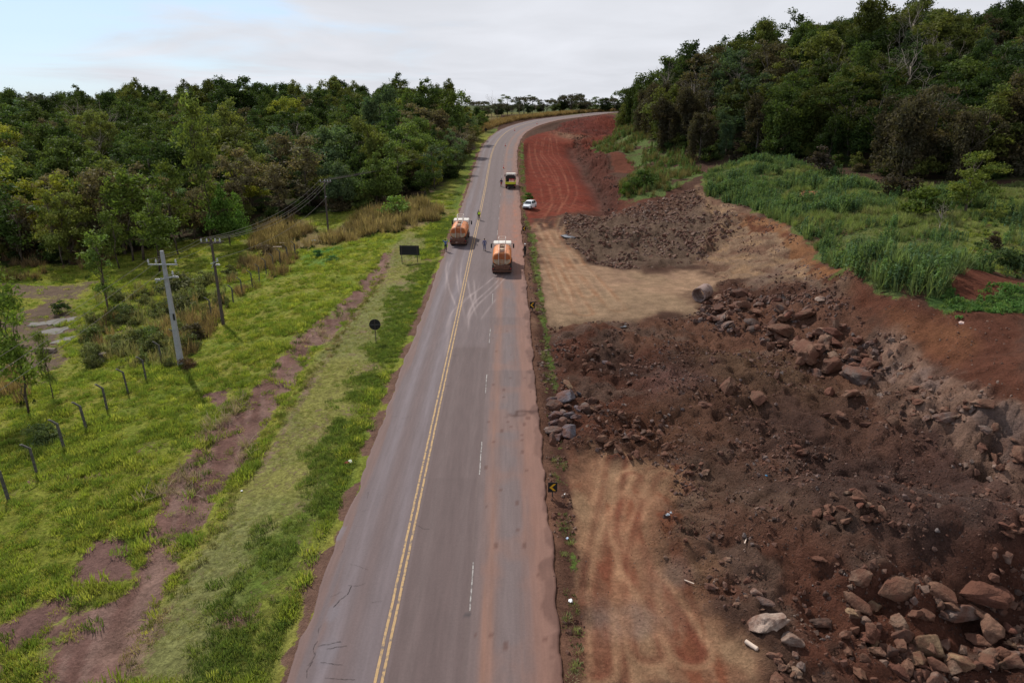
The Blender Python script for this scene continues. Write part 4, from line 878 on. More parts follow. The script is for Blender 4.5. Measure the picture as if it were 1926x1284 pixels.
def lawnmask(x, y):
    o_ = roadside(x, y); m = (o_ < OL - .9) * 1.0
    m *= 1 - pmask(x, y, Z['mown'], .5, .4); m *= 1 - .93 * pmask(x, y, Z['strip'], .6, .9, 3, 1)
    for k in ('bare3', 'bare4', 'bare5', 'bare6'): m *= 1 - pmask(x, y, Z[k], .5, .4, 2, 1)
    for k in ('swamp', 'swamp2'): m *= 1 - .9 * pmask(x, y, Z[k], 1, 1.2, 4, 1)
    m *= 1 - BLM(x, y) * np.clip(.75 + fbm(x, y, 2, 3, 405) * 1.5, 0, 1); m *= 1 - pmask(x, y, Z['dry'], 1, 1.5, 5, 1); m *= 1 - pmask(x, y, Z['forest_l'], 2, 1); m *= 1 - .7 * sstep(.12, .3, fbm(x, y, 6, 3, 83)) * sstep(50, 25, y)
    return m * np.clip(.55 + fbm(x, y, 2.2, 3, 161) * 2.4, .05, 1) * np.clip(1.2 - y / 160, .25, 1)
P = scat_pts(box(-85, 18, -5, 150), 7.5, 90000, lawnmask); c1, c2, c3 = (.26, .295, .05), (.33, .33, .07), (.18, .235, .045)
hum = np.clip(1 + 1.5 * fbm(P[:, 0], P[:, 1], 2.2, 3, 161), .5, 1.8)
scatter('meadow_grass', P, rots(len(P), .12), hum * rng.uniform(.7, 1.2, len(P)), [(tall[0], c1), (tall[1], c2), (tall[2], c3), (turf[0], c1), (turf[1], c2)], label='bright rough grass growing over the field left of the road', cat='grass')
def turfmask(x, y):
    m = lawnmask(x, y) / np.clip(.55 + fbm(x, y, 2.2, 3, 161) * 2.4, .05, 1); return np.clip(m, 0, 1) * np.clip(1.4 - y / 90, .25, 1)
P = scat_pts(box(-80, 18, -5, 120), 13, 150000, turfmask); ct = fbm(P[:, 0], P[:, 1], 1.3, 3, 163)
scatter('field_turf', P, rots(len(P), .15), np.clip(.8 + ct * 1.5, .35, 1.5), [(turf[0], (.25, .29, .045)), (turf[1], (.31, .32, .06)), (turf[2], (.18, .235, .04)), (tall[1], (.16, .21, .04)), (turf[0], (.36, .31, .09))], label='fine bright green turf carpeting the field left of the road', cat='grass')
def vergemask(x, y): o_ = roadside(x, y); return sstep(OL - .5, OL - 1.2, o_) * sstep(-9, -6.5, o_ + fbm(x, y, 3, 3, 67) * 3) * np.clip(.7 + fbm(x, y, 4, 3, 77) * 2, 0, 1)
P = scat_pts(box(-16, 18, -8.5, 130), 16, 60000, vergemask)
scatter('verge_grass', P, rots(len(P), .12), rng.uniform(.5, 1.15, len(P)), [(tall[0], (.14, .19, .045)), (tall[1], (.19, .22, .055)), (tall[2], (.11, .15, .035)), (turf[0], (.22, .23, .07))], label='thick dark green grass along the left edge of the asphalt', cat='grass')
P = scat_pts(Z['mown'], 14, 60000, lambda x, y: np.clip(.6 + fbm(x, y, 3, 3, 171) * 1.5, 0, 1) * (roadside(x, y) < OL - 1.2))
scatter('mown_grass', P, rots(len(P), .1), rng.uniform(.35, .65, len(P)), [(turf[0], (.25, .25, .08)), (turf[1], (.22, .25, .07)), (turf[2], (.30, .25, .11))], label='short yellowish grass on the mown strip beside the verge', cat='grass')
# ragged brown fringe between the mown strip and the washed-out gully
FR = poly((700,520),(650,590),(570,690),(500,780),(430,880),(370,980),(320,1060),(250,1150),(180,1250))
Q = resample(FR, .3); Q = Q + rng.normal(0, .35, Q.shape) + [1.25, 0]; P = np.c_[Q, height(Q[:, 0], Q[:, 1])]
scatter('gully_fringe', P, rots(len(P), .2), rng.uniform(.5, 1.1, len(P)), [(tall[0], (.20, .17, .07)), (tall[1], (.16, .16, .05)), (tall[2], (.28, .21, .12))], label='brownish grass fringe along the edge of the washed-out gully', cat='grass')
P = []
for px, py, nn_, rr_ in ((340,905,14,1.0), (320,925,12,1.0), (400,815,14,1.2), (430,775,14,1.2), (445,765,10,1.0), (460,850,10,.8), (610,640,8,1.0), (650,600,7,1.), (580,635,8,1), (210,640,10,1.4), (235,625,10,1.4)):
    q = at(px, py)
    for _ in range(nn_): P.append((q.x + rng.normal(0, rr_ * .6), q.y + rng.normal(0, rr_ * 1.2)))
P = np.array(P); P = np.c_[P, height(P[:, 0], P[:, 1])]; straw = [tuft_mesh('straw', 60 + i, 22, .9, .25, .03, 1.6) for i in range(2)]
scatter('straw', P, rots(len(P), .3), rng.uniform(.6, 1.1, len(P)), [(straw[0], (.33, .25, .19)), (straw[1], (.25, .18, .13))], label='dry straw lying over the upper edge of the gully', cat='straw')
P = scat_pts(Z['dry'], 2.6, 14000, lambda x, y: np.clip(.5 + fbm(x, y, 4, 3, 181) * 2.5, 0, 1))
scatter('dry_grass', P, rots(len(P), .12), rng.uniform(.8, 1.9, len(P)), [(dryt[0], (.30, .22, .115)), (dryt[1], (.23, .16, .085)), (dryt[2], (.16, .12, .06)), (low[2], (.06, .08, .025))], label='tall dry brown grass at the foot of the left wood', cat='grass')
DG2 = [poly((0,450),(140,440),(240,470),(170,525),(0,530)), poly((415,520),(470,480),(560,475),(560,505),(450,560)), poly((250,600),(420,560),(430,600),(350,680),(300,640)), poly((205,590),(240,600),(240,640),(180,670)), poly((0,700),(40,690),(60,760),(0,770))]
for q in DG2:
    P = scat_pts(q, 1.8, 4000, lambda x, y: np.clip(.35 + fbm(x, y, 3, 3, 183) * 2.5, 0, 1)); 
    scatter('dry_grass', P, rots(len(P), .12), rng.uniform(.7, 1.5, len(P)), [(dryt[0], (.25, .17, .09)), (dryt[1], (.19, .125, .07)), (low[0], (.06, .085, .025))], label='patch of tall dry brown grass in the hollow left of the road', cat='grass')
small_shrub = KINDS['shrub'][0][0].copy(); small_shrub.transform(Matrix.Scale(.45, 4)); small_shrub.name = 'small_shrub'
P = scat_pts(poly((180,560),(330,520),(440,515),(450,560),(370,640),(330,690),(260,700),(180,690),(150,640)), 1.4, 4000, lambda x, y: np.clip(.5 + fbm(x, y, 4, 3, 187) * 2.6, 0, 1))
scatter('scrub', P, rots(len(P), .12), rng.uniform(.6, 1.5, len(P)), [(low[0], (.17, .21, .06)), (weed[1], (.15, .18, .06)), (dryt[2], (.24, .20, .10)), (low[1], (.22, .22, .08)), (small_shrub, (.13, .14, .055)), (dryt[0], (.22, .21, .10)), (tall[0], (.24, .28, .06))], label='mixed scrub on the bank between the muddy hollow and the fence', cat='scrub')
# weeds on the knoll
def wm(x, y):
    m = np.clip(.95 + fbm(x, y, 5, 3, 191) * 1.3, .15, 1)
    for k in ('bare1', 'bare2'): m *= 1 - pmask(x, y, Z[k], .5, .5, 2, 1)
    return m * (1 - .85 * pmask(x, y, Z['yellow'], 1.5, 1))
def wA(x, y): return wm(x, y) * sstep(-.12, .1, fbm(x, y, 7, 3, 401) + .22 - sstep(38, 62, x) * .35)
def wB(x, y): return np.clip(wm(x, y) * 1.1, 0, 1) * sstep(.16, -.1, fbm(x, y, 7, 3, 401) + .22 - sstep(38, 62, x) * .35)
P = scat_pts(Z['weeds'], 6, 50000, wB); hb_ = np.clip(.65 + 1.4 * fbm(P[:, 0], P[:, 1], 3, 3, 403), .25, 1.1)
scatter('knoll_grass', P, rots(len(P), .12), hb_ * rng.uniform(.5, 1.0, len(P)), [(dryt[0], (.22, .25, .09)), (dryt[1], (.17, .21, .07)), (tall[0], (.21, .24, .06)), (low[0], (.11, .16, .055)), (dryt[2], (.21, .20, .095))], label='finer yellowish grass between the weeds on the knoll', cat='grass')
P = scat_pts(Z['weeds'], 5, 40000, wA); hh_ = np.clip(.95 + 1.9 * fbm(P[:, 0], P[:, 1], 4.5, 4, 193), .35, 1.7)
scatter('tall_weeds', P, rots(len(P), .08), hh_ * rng.uniform(.7, 1.25, len(P)), [(weed[0], (.09, .155, .06)), (weed[1], (.115, .18, .065)), (weed[2], (.14, .195, .065)), (weed[3], (.09, .145, .07)), (dryt[0], (.15, .19, .075))], label='tall green weeds covering the knoll above the cut bank', cat='weeds')
P = scat_pts(Z['weeds2'], 6, 9000, lambda x, y: np.clip(.6 + fbm(x, y, 2, 3, 195) * 2, 0, 1))
scatter('creeping_weeds', P, rots(len(P), .15), rng.uniform(.7, 1.3, len(P)), [(low[0], (.10, .19, .05)), (low[1], (.12, .21, .06)), (tall[1], (.17, .24, .07))], label='low green weeds creeping over the red soil by the cut bank', cat='weeds')
P = scat_pts(Z['weedsfar'], 2.2, 16000, lambda x, y: np.clip(.45 + fbm(x, y, 5, 3, 197) * 2.6, 0, 1) * (1 - pmask(x, y, Z['barefar'], .5)))
scatter('bank_weeds', P, rots(len(P), .1), rng.uniform(.9, 1.7, len(P)), [(low[0], (.14, .20, .05)), (low[1], (.11, .17, .045)), (weed[1], (.10, .15, .045)), (dryt[1], (.16, .13, .06))], label='green weeds on the bank between the red fill and the wood', cat='weeds')
P = scat_pts(Z['yellow'], 2.5, 16000, lambda x, y: np.clip(.8 + fbm(x, y, 5, 3, 198) * 2, 0, 1))
scatter('pasture_grass', P, rots(len(P), .1), rng.uniform(.8, 1.6, len(P)), [(tall[0], (.24, .26, .065)), (tall[1], (.19, .22, .055)), (low[1], (.10, .14, .045))], label='yellowish pasture grass below the wood on the far right', cat='grass')
small_low = low[0].copy(); small_low.transform(Matrix.Scale(.6, 4)); small_low.name = 'small_low_weed'
YR0, YR1 = at0(1060, 860)[1], at0(1060, 735)[1]
P = scat_pts(Z['verge_r'], 18, 16000, lambda x, y: np.clip(.33 + fbm(x, y, 1.6, 3, 199) * 2.4, 0, 1) * (1 - ((y > YR0) & (y < YR1)) * .9) * (roadside(x, y) > OR_ + .35))
scatter('edge_weeds', P, rots(len(P), .2), rng.uniform(.35, .9, len(P)), [(turf[0], (.16, .18, .07)), (tall[1], (.20, .21, .09)), (tall[2], (.24, .21, .12)), (small_low, (.12, .14, .05)), (turf[1], (.13, .15, .06))], label='sparse weeds along the broken right edge of the asphalt', cat='weeds')
# undergrowth below both woods
for nm, zk, lb in (('left_undergrowth', 'forest_l', 'dark undergrowth along the foot of the left wood'), ('right_undergrowth', 'forest_r', 'dark brushwood along the foot of the right wood')):
    P = scat_pts(Z[zk], .12, 7000, lambda x, y: np.clip(1.3 - sdf(x, y, Z[zk]) / 14, .12, 1))
    scatter('undergrowth', P, rots(len(P), .1), rng.uniform(.5, 1.25, len(P)), [(KINDS['shrub'][0][0], GREENS['dark']), (KINDS['shrub'][1][0], GREENS['mid']), (KINDS['shrub'][2][0], GREENS['brown']), (KINDS['shrub'][3][0], GREENS['olive']), (KINDS['shrub'][0][0], (.045, .036, .024))], label=lb, cat='undergrowth')
# loose bushes in the hollow and by the poles, plus weeds dotted over the bare strip
P = scat_pts(Z['strip'], .6, 900, lambda x, y: np.clip(fbm(x, y, 2.2, 3, 79) * 3, 0, 1))
if len(P): scatter('strip_tufts', P, rots(len(P), .1), rng.uniform(.8, 1.5, len(P)), [(tall[0], (.09, .125, .03)), (tall[1], (.12, .14, .04))], label='scattered green tufts on the bare reddish strip', cat='grass')

# ------------------------------------------------------------------ single trees and shrubs
G = GREENS
def one(kind, px, py, H, col, label, wide=1., cat='tree', var=0, rz=0.): return tree(kind, at(px, py), H, col, label, None, rz, wide, cat, var)
one('slender', 55, 780, 12, (.15, .20, .04), 'slender tree with thin bare lower trunks nearest the camera at the left edge', 1.25, var=0)
one('slender', 100, 750, 6.5, (.15, .18, .05), 'thin young tree behind the fence just right of the nearest slender tree', 1.0, var=1)
one('slender', 205, 590, 11.5, (.13, .18, .045), 'slender forked green tree rising from the hollow left of the concrete pole', 1.5, var=2)
one('slender', 180, 480, 13, (.14, .19, .04), 'pale green feathery tree behind the hollow, left of the concrete pole top', 1.5, var=3)
one('slender', 270, 490, 14.5, (.13, .175, .038), 'tall feathery tree between the hollow and the wood, right of the paler one', 1.9, var=1, rz=2)
one('slender', 300, 510, 13.5, (.11, .15, .035), 'feathery tree standing just behind the top of the concrete pole', 1.7, var=0, rz=1)
one('slender', 396, 462, 25.5, (.14, .165, .04), 'very tall slender tree behind the dark wooden pole, highest in its row', .95, var=1, rz=1)
one('slender', 250, 492, 16, (.12, .155, .035), 'broad feathery tree, second left of the tall slender one', 1.5, var=2, rz=2)
one('slender', 335, 478, 15.5, (.11, .14, .032), 'feathery tree between the concrete pole top and the tall slender tree', 1.4, var=3, rz=2)
one('slender', 225, 505, 10, (.15, .19, .045), 'low pale feathery tree at the edge of the muddy hollow', 1.5, var=0, rz=4)
one('slender', 120, 500, 13, (.12, .14, .035), 'thin feathery tree behind the dry grass left of the hollow', 1.1, var=2, rz=5)
one('slender', 15, 640, 10, (.15, .19, .045), 'pale feathery tree crown at the very left frame edge', 1.2, var=3, rz=5)
one('broad', 433, 462, 10.5, (.11, .19, .04), 'bright green broad-leaved tree just right of the tall slender one', .75, var=1)
one('feather', 85, 470, 10.5, (.24, .24, .03), 'yellow-green tree glowing against the dark wood at the left', 1., var=0)
one('feather', -5, 470, 9.5, (.14, .15, .025), 'yellow-green tree cut by the left frame edge', .9, var=1)
one('feather', 165, 440, 12, (.11, .085, .04), 'reddish brown thinly leaved tree behind the yellow-green one', .9, var=2)
one('shrub', 743, 405, 4.2, (.15, .23, .05), 'bright green rounded bush at the edge of the dry grass left of the road', 1.1, 'bush', 0)
one('feather', 860, 330, 7, (.06, .075, .03), 'small dull green tree leaning over the left verge of the road', 1., var=3)
one('feather', 1815, 400, 8.6, (.13, .155, .035), 'loose olive green tree standing free at the right below the wood', 1.15, var=2)
one('shrub', 1735, 405, 4, (.08, .11, .022), 'olive green bush at the foot of the free-standing tree on the right', 1.2, 'bush', 1)
one('shrub', 1690, 372, 3.5, (.05, .04, .028), 'brown dry bush behind the weeds left of the free-standing tree', 1.4, 'bush', 2)
one('shrub', 1550, 328, 4.5, (.055, .043, .034), 'tangled brown leafless-looking bush at the foot of the right wood', 1.2, 'bush', 3)
one('shrub', 1210, 350, 4.0, (.06, .095, .024), 'dark green bush in the shade below the bank weeds', 1.2, 'bush', 0)
one('shrub', 1180, 365, 2.6, (.09, .14, .03), 'bright green bush at the end of the red fill', 1., 'bush', 1)
one('shrub', 995, 375, 1.6, (.075, .14, .03), 'small bright green bush beside the white car', 1.3, 'bush', 1)
one('shrub', 1900, 505, 2.2, (.055, .085, .035), 'dark green bush by the red mound at the right frame edge', 1.2, 'bush', 2)
one('shrub', 1872, 470, 1.8, (.07, .05, .035), 'small brownish bush in the yellow pasture at the right', 1., 'bush', 3)
for px, py, s, c_, l_ in ((345,585,2.2,(.11,.12,.055),'dark bush between the two power poles, farther one'), (372,635,1.9,(.09,.075,.045),'dead brown brush heap just right of the concrete pole'), (290,640,1.7,(.11,.16,.05),'green bush beside the fence left of the concrete pole'), (240,600,2.0,(.10,.13,.05),'dark bush in the hollow below the forked tree'),
                       (330,548,3.0,(.12,.125,.06),'dull bush on the shaded bank behind the concrete pole'), (120,590,1.6,(.05,.08,.025),'low green bush beside the muddy swamp'), (180,640,1.8,(.11,.14,.05),'dark low bush on the near side of the swamp'), (600,483,1.3,(.06,.14,.05),'broad-leaved bluish green plant patch beside the boards'), (625,492,1.2,(.07,.15,.06),'second broad-leaved plant patch, nearer the black board sign'),
                       (355,690,1.0,(.14,.09,.05),'small dry brown tuft bush right of the concrete pole foot'), (505,480,2.0,(.12,.09,.06),'brown dry bush left of the wooden boards'), (85,830,1.5,(.12,.16,.06),'dark shrub under the nearest slender tree')):
    one('shrub', px, py, s, c_, l_, 1.3, 'bush', var=random.randrange(4))
for i, (px, py, H) in enumerate(((1655, 240, 17), (1690, 235, 18))):
    one('bare', px, py, H, (.2, .2, .2), ('pale leafless tree rising above the right wood, left of two', 'pale leafless tree rising above the right wood, right of two')[i], 1.1, var=i)
one('bare', 1765, 438, 4.0, (.2, .2, .2), 'small white leafless tree among the weeds below the free-standing tree', 1.1, var=2)
one('bare', 560, 260, 13, (.2, .2, .2), 'grey leafless tree sticking out of the left wood canopy', 1., var=1)
# beyond the bend
FAR = [(-7, 330, 7.5, (.05,.05,.035), 'bare greyish tree at the left end of the row beyond the bend', 'savanna'), (0, 350, 6.5, (.045,.05,.03), 'dark low tree second from the left beyond the bend', 'savanna'), (8, 372, 6, (.03,.045,.02), 'compact dark green tree in the row beyond the bend', 'broad'),
       (17, 392, 5.5, (.05,.045,.035), 'brownish low tree in the row beyond the bend', 'savanna'), (24, 405, 8, (.075,.1,.03), 'tall light green tree in the row beyond the bend', 'feather'), (29, 410, 7, (.045,.065,.02), 'dark green tree behind the tall light green one', 'broad'), (36, 420, 8.5, (.09,.1,.05), 'thin pale tree in the row beyond the bend', 'feather'),
       (43, 425, 6.5, (.05,.045,.03), 'low brownish tree before the big green one', 'savanna'), (50, 430, 9.5, (.085,.12,.03), 'largest bright green tree of the row beyond the bend', 'feather'), (57, 432, 6, (.06,.08,.03), 'small green tree right of the largest one beyond the bend', 'broad'), (66, 440, 6, (.09,.09,.06), 'small sparse tree at the right end of the row beyond the bend', 'feather'),
       (62, 372, 14, (.09,.115,.04), 'pale flat-topped tree standing out from the end of the right wood', 'savanna'), (-13, 322, 6, (.05,.045,.035), 'greyish brown bush-like tree where the left wood ends', 'savanna')]
for i, (x, y, H, c_, lb, kd) in enumerate(FAR): tree(kd, (x, y, hz(x, y)), H, c_, lb, None, i * 1.7, 1.1, 'tree', i % 3)
EXTRA = [('savanna', 'greyish'), ('feather', 'dull green'), ('bare', 'leafless'), ('broad', 'dark green')]
for i in range(30):
    t_ = i / 29; x = -16 + 88 * t_ + random.uniform(-2, 2); y = 338 + 100 * t_ ** .8 + random.uniform(2, 16); kd, wd = EXTRA[i % 4]; tree(kd, (x, y, hz(x, y)), random.uniform(6, 11), ((.07, .062, .045), (.10, .12, .05), (.1, .1, .1), (.05, .07, .03))[i % 4], f'{wd} tree in the back row of the line beyond the bend', f'{wd} trees in the back row beyond the bend', None, 1.2)
tree('savanna', (-178, 270, hz(-178, 270)), 17, (.05, .055, .035), 'lone umbrella-shaped tree against the sky at the far left', None, 1., 1.3, 'tree', 1)
# dry roadside grass on the outer bank of the bend
i0_ = int(np.argmax(RC[:, 1] > 255)); Q = resample([(RC[i][0] - 8 + (RC[i][1] > 330) * 1, RC[i][1] + 7) for i in range(i0_, len(RC) - 60, 6)] , .5); Q = np.repeat(Q, 9, 0) + rng.normal(0, 2.6, (len(Q) * 9, 2)); o_ = roadside(Q[:, 0], Q[:, 1]); Q = Q[o_ < OL - 5.0]; P = np.c_[Q, height(Q[:, 0], Q[:, 1])]
scatter('dry_grass', P, rots(len(P), .1), rng.uniform(.8, 1.8, len(P)), [(dryt[0], (.27, .18, .09)), (dryt[1], (.22, .14, .075))], label='tall straw-coloured grass on the bank outside the bend', cat='grass')
# ------------------------------------------------------------------ rocks
def rock_material(name='rock', col=None):
    m = bpy.data.materials.new(name); m.use_nodes = True; t = m.node_tree; b = t.nodes['Principled BSDF']; b.inputs['Roughness'].default_value = .9; b.inputs['Specular IOR Level'].default_value = .2
    tcn = N(t, 'ShaderNodeTexCoord'); g = N(t, 'ShaderNodeNewGeometry')
    def nz(s, d, src): n = N(t, 'ShaderNodeTexNoise'); n.inputs['Scale'].default_value = s; n.inputs['Detail'].default_value = d; n.inputs['Roughness'].default_value = .65; Lk(t, src, n.inputs['Vector']); return n.outputs[0]
    n1 = nz(.9, 6, g.outputs['Position']); n2 = nz(5, 7, g.outputs['Position'])
    r1 = N(t, 'ShaderNodeMapRange'); Lk(t, n2, r1.inputs[0]); r1.inputs[1].default_value = .3; r1.inputs[2].default_value = .7; r1.inputs[3].default_value = .6; r1.inputs[4].default_value = 1.4
    s = N(t, 'ShaderNodeVectorMath', operation='SCALE'); Lk(t, r1.outputs[0], s.inputs['Scale'])
    if col: s.inputs[0].default_value = col
    else: oi = N(t, 'ShaderNodeObjectInfo'); Lk(t, oi.outputs['Color'], s.inputs[0])
    # red earth smeared over the stone
    mx_ = N(t, 'ShaderNodeMix', data_type='RGBA'); r2 = N(t, 'ShaderNodeMapRange'); Lk(t, n1, r2.inputs[0]); r2.inputs[1].default_value = .38; r2.inputs[2].default_value = .58; r2.inputs[4].default_value = .88; Lk(t, r2.outputs[0], mx_.inputs[0]); Lk(t, s.outputs[0], mx_.inputs[6]); mx_.inputs[7].default_value = (.13, .055, .035, 1)
    Lk(t, mx_.outputs[2], b.inputs['Base Color'])
    bp = N(t, 'ShaderNodeBump'); bp.inputs['Distance'].default_value = .16; bp.inputs['Strength'].default_value = .9; Lk(t, n2, bp.inputs['Height']); Lk(t, bp.outputs[0], b.inputs['Normal'])
    return m
M_rock = rock_material()
def rock_mesh(seed, npt=14, sub=2, amp=.05, m=None):
    rg = random.Random(seed); bm = bmesh.new()
    for _ in range(npt):
        v = Vector((rg.gauss(0, 1), rg.gauss(0, 1), rg.gauss(0, 1))).normalized(); k = rg.uniform(.8, 1.08); bm.verts.new((v.x * k, v.y * k * .85, v.z * k * .72))
    r = bmesh.ops.convex_hull(bm, input=bm.verts[:])
    junk = list({e for e in r['geom_interior'] + r['geom_unused'] if isinstance(e, bmesh.types.BMVert)})
    if junk: bmesh.ops.delete(bm, geom=junk, context='VERTS')
    bmesh.ops.dissolve_limit(bm, angle_limit=R(18), verts=bm.verts[:], edges=bm.edges[:]); bmesh.ops.bevel(bm, geom=bm.edges[:], offset=.05, segments=1, affect='EDGES')
    bmesh.ops.triangulate(bm, faces=bm.faces[:])
    if sub: bmesh.ops.subdivide_edges(bm, edges=bm.edges[:], cuts=sub - 1, use_grid_fill=True); 
    P = np.array([v.co for v in bm.verts]); d = fbm(P[:, 0] + P[:, 2] * 1.7 + seed, P[:, 1] - P[:, 2] * .9, .6, 4, seed) * amp * 3
    for v, dd in zip(bm.verts, d): v.co *= 1 + dd
    me = bpy.data.meshes.new('rock'); bm.to_mesh(me); bm.free(); me.materials.append(m or M_rock)
    me.polygons.foreach_set('use_smooth', np.ones(len(me.polygons), bool)); me.set_sharp_from_angle(angle=R(24)); return me
ROCKS = [rock_mesh(900 + i, 15 + i % 9, 4, .085) for i in range(14)]
RC_ = dict(brown=(.17, .092, .06), dark=(.085, .05, .038), grey=(.16, .118, .10), bluish=(.13, .12, .135), tan=(.25, .16, .11), ochre=(.24, .155, .09), red=(.17, .07, .048), pale=(.34, .25, .20))
def rock(px, py, s, c, label, group=None, sq=(1, 1, 1), tilt=.5, sink=.25, lift=0., rz=None, v=None, p=None):
    """s: width in metres"""
    p = at(px, py) if p is None else p; o = link('rock', ROCKS[random.randrange(14) if v is None else v])
    o.location = (p[0], p[1], p[2] + s * .36 * sq[2] * (1 - sink * 1.6) + lift); o.scale = (s * .5 * sq[0], s * .5 * sq[1], s * .5 * sq[2])
    o.rotation_euler = (random.gauss(0, tilt), random.gauss(0, tilt), random.uniform(0, 6.28) if rz is None else rz)
    k = random.uniform(.65, 1.1); o.color = (*[q * k for q in RC_[c]], 1); return tag(o, label, 'rock', group)
random.seed(22)
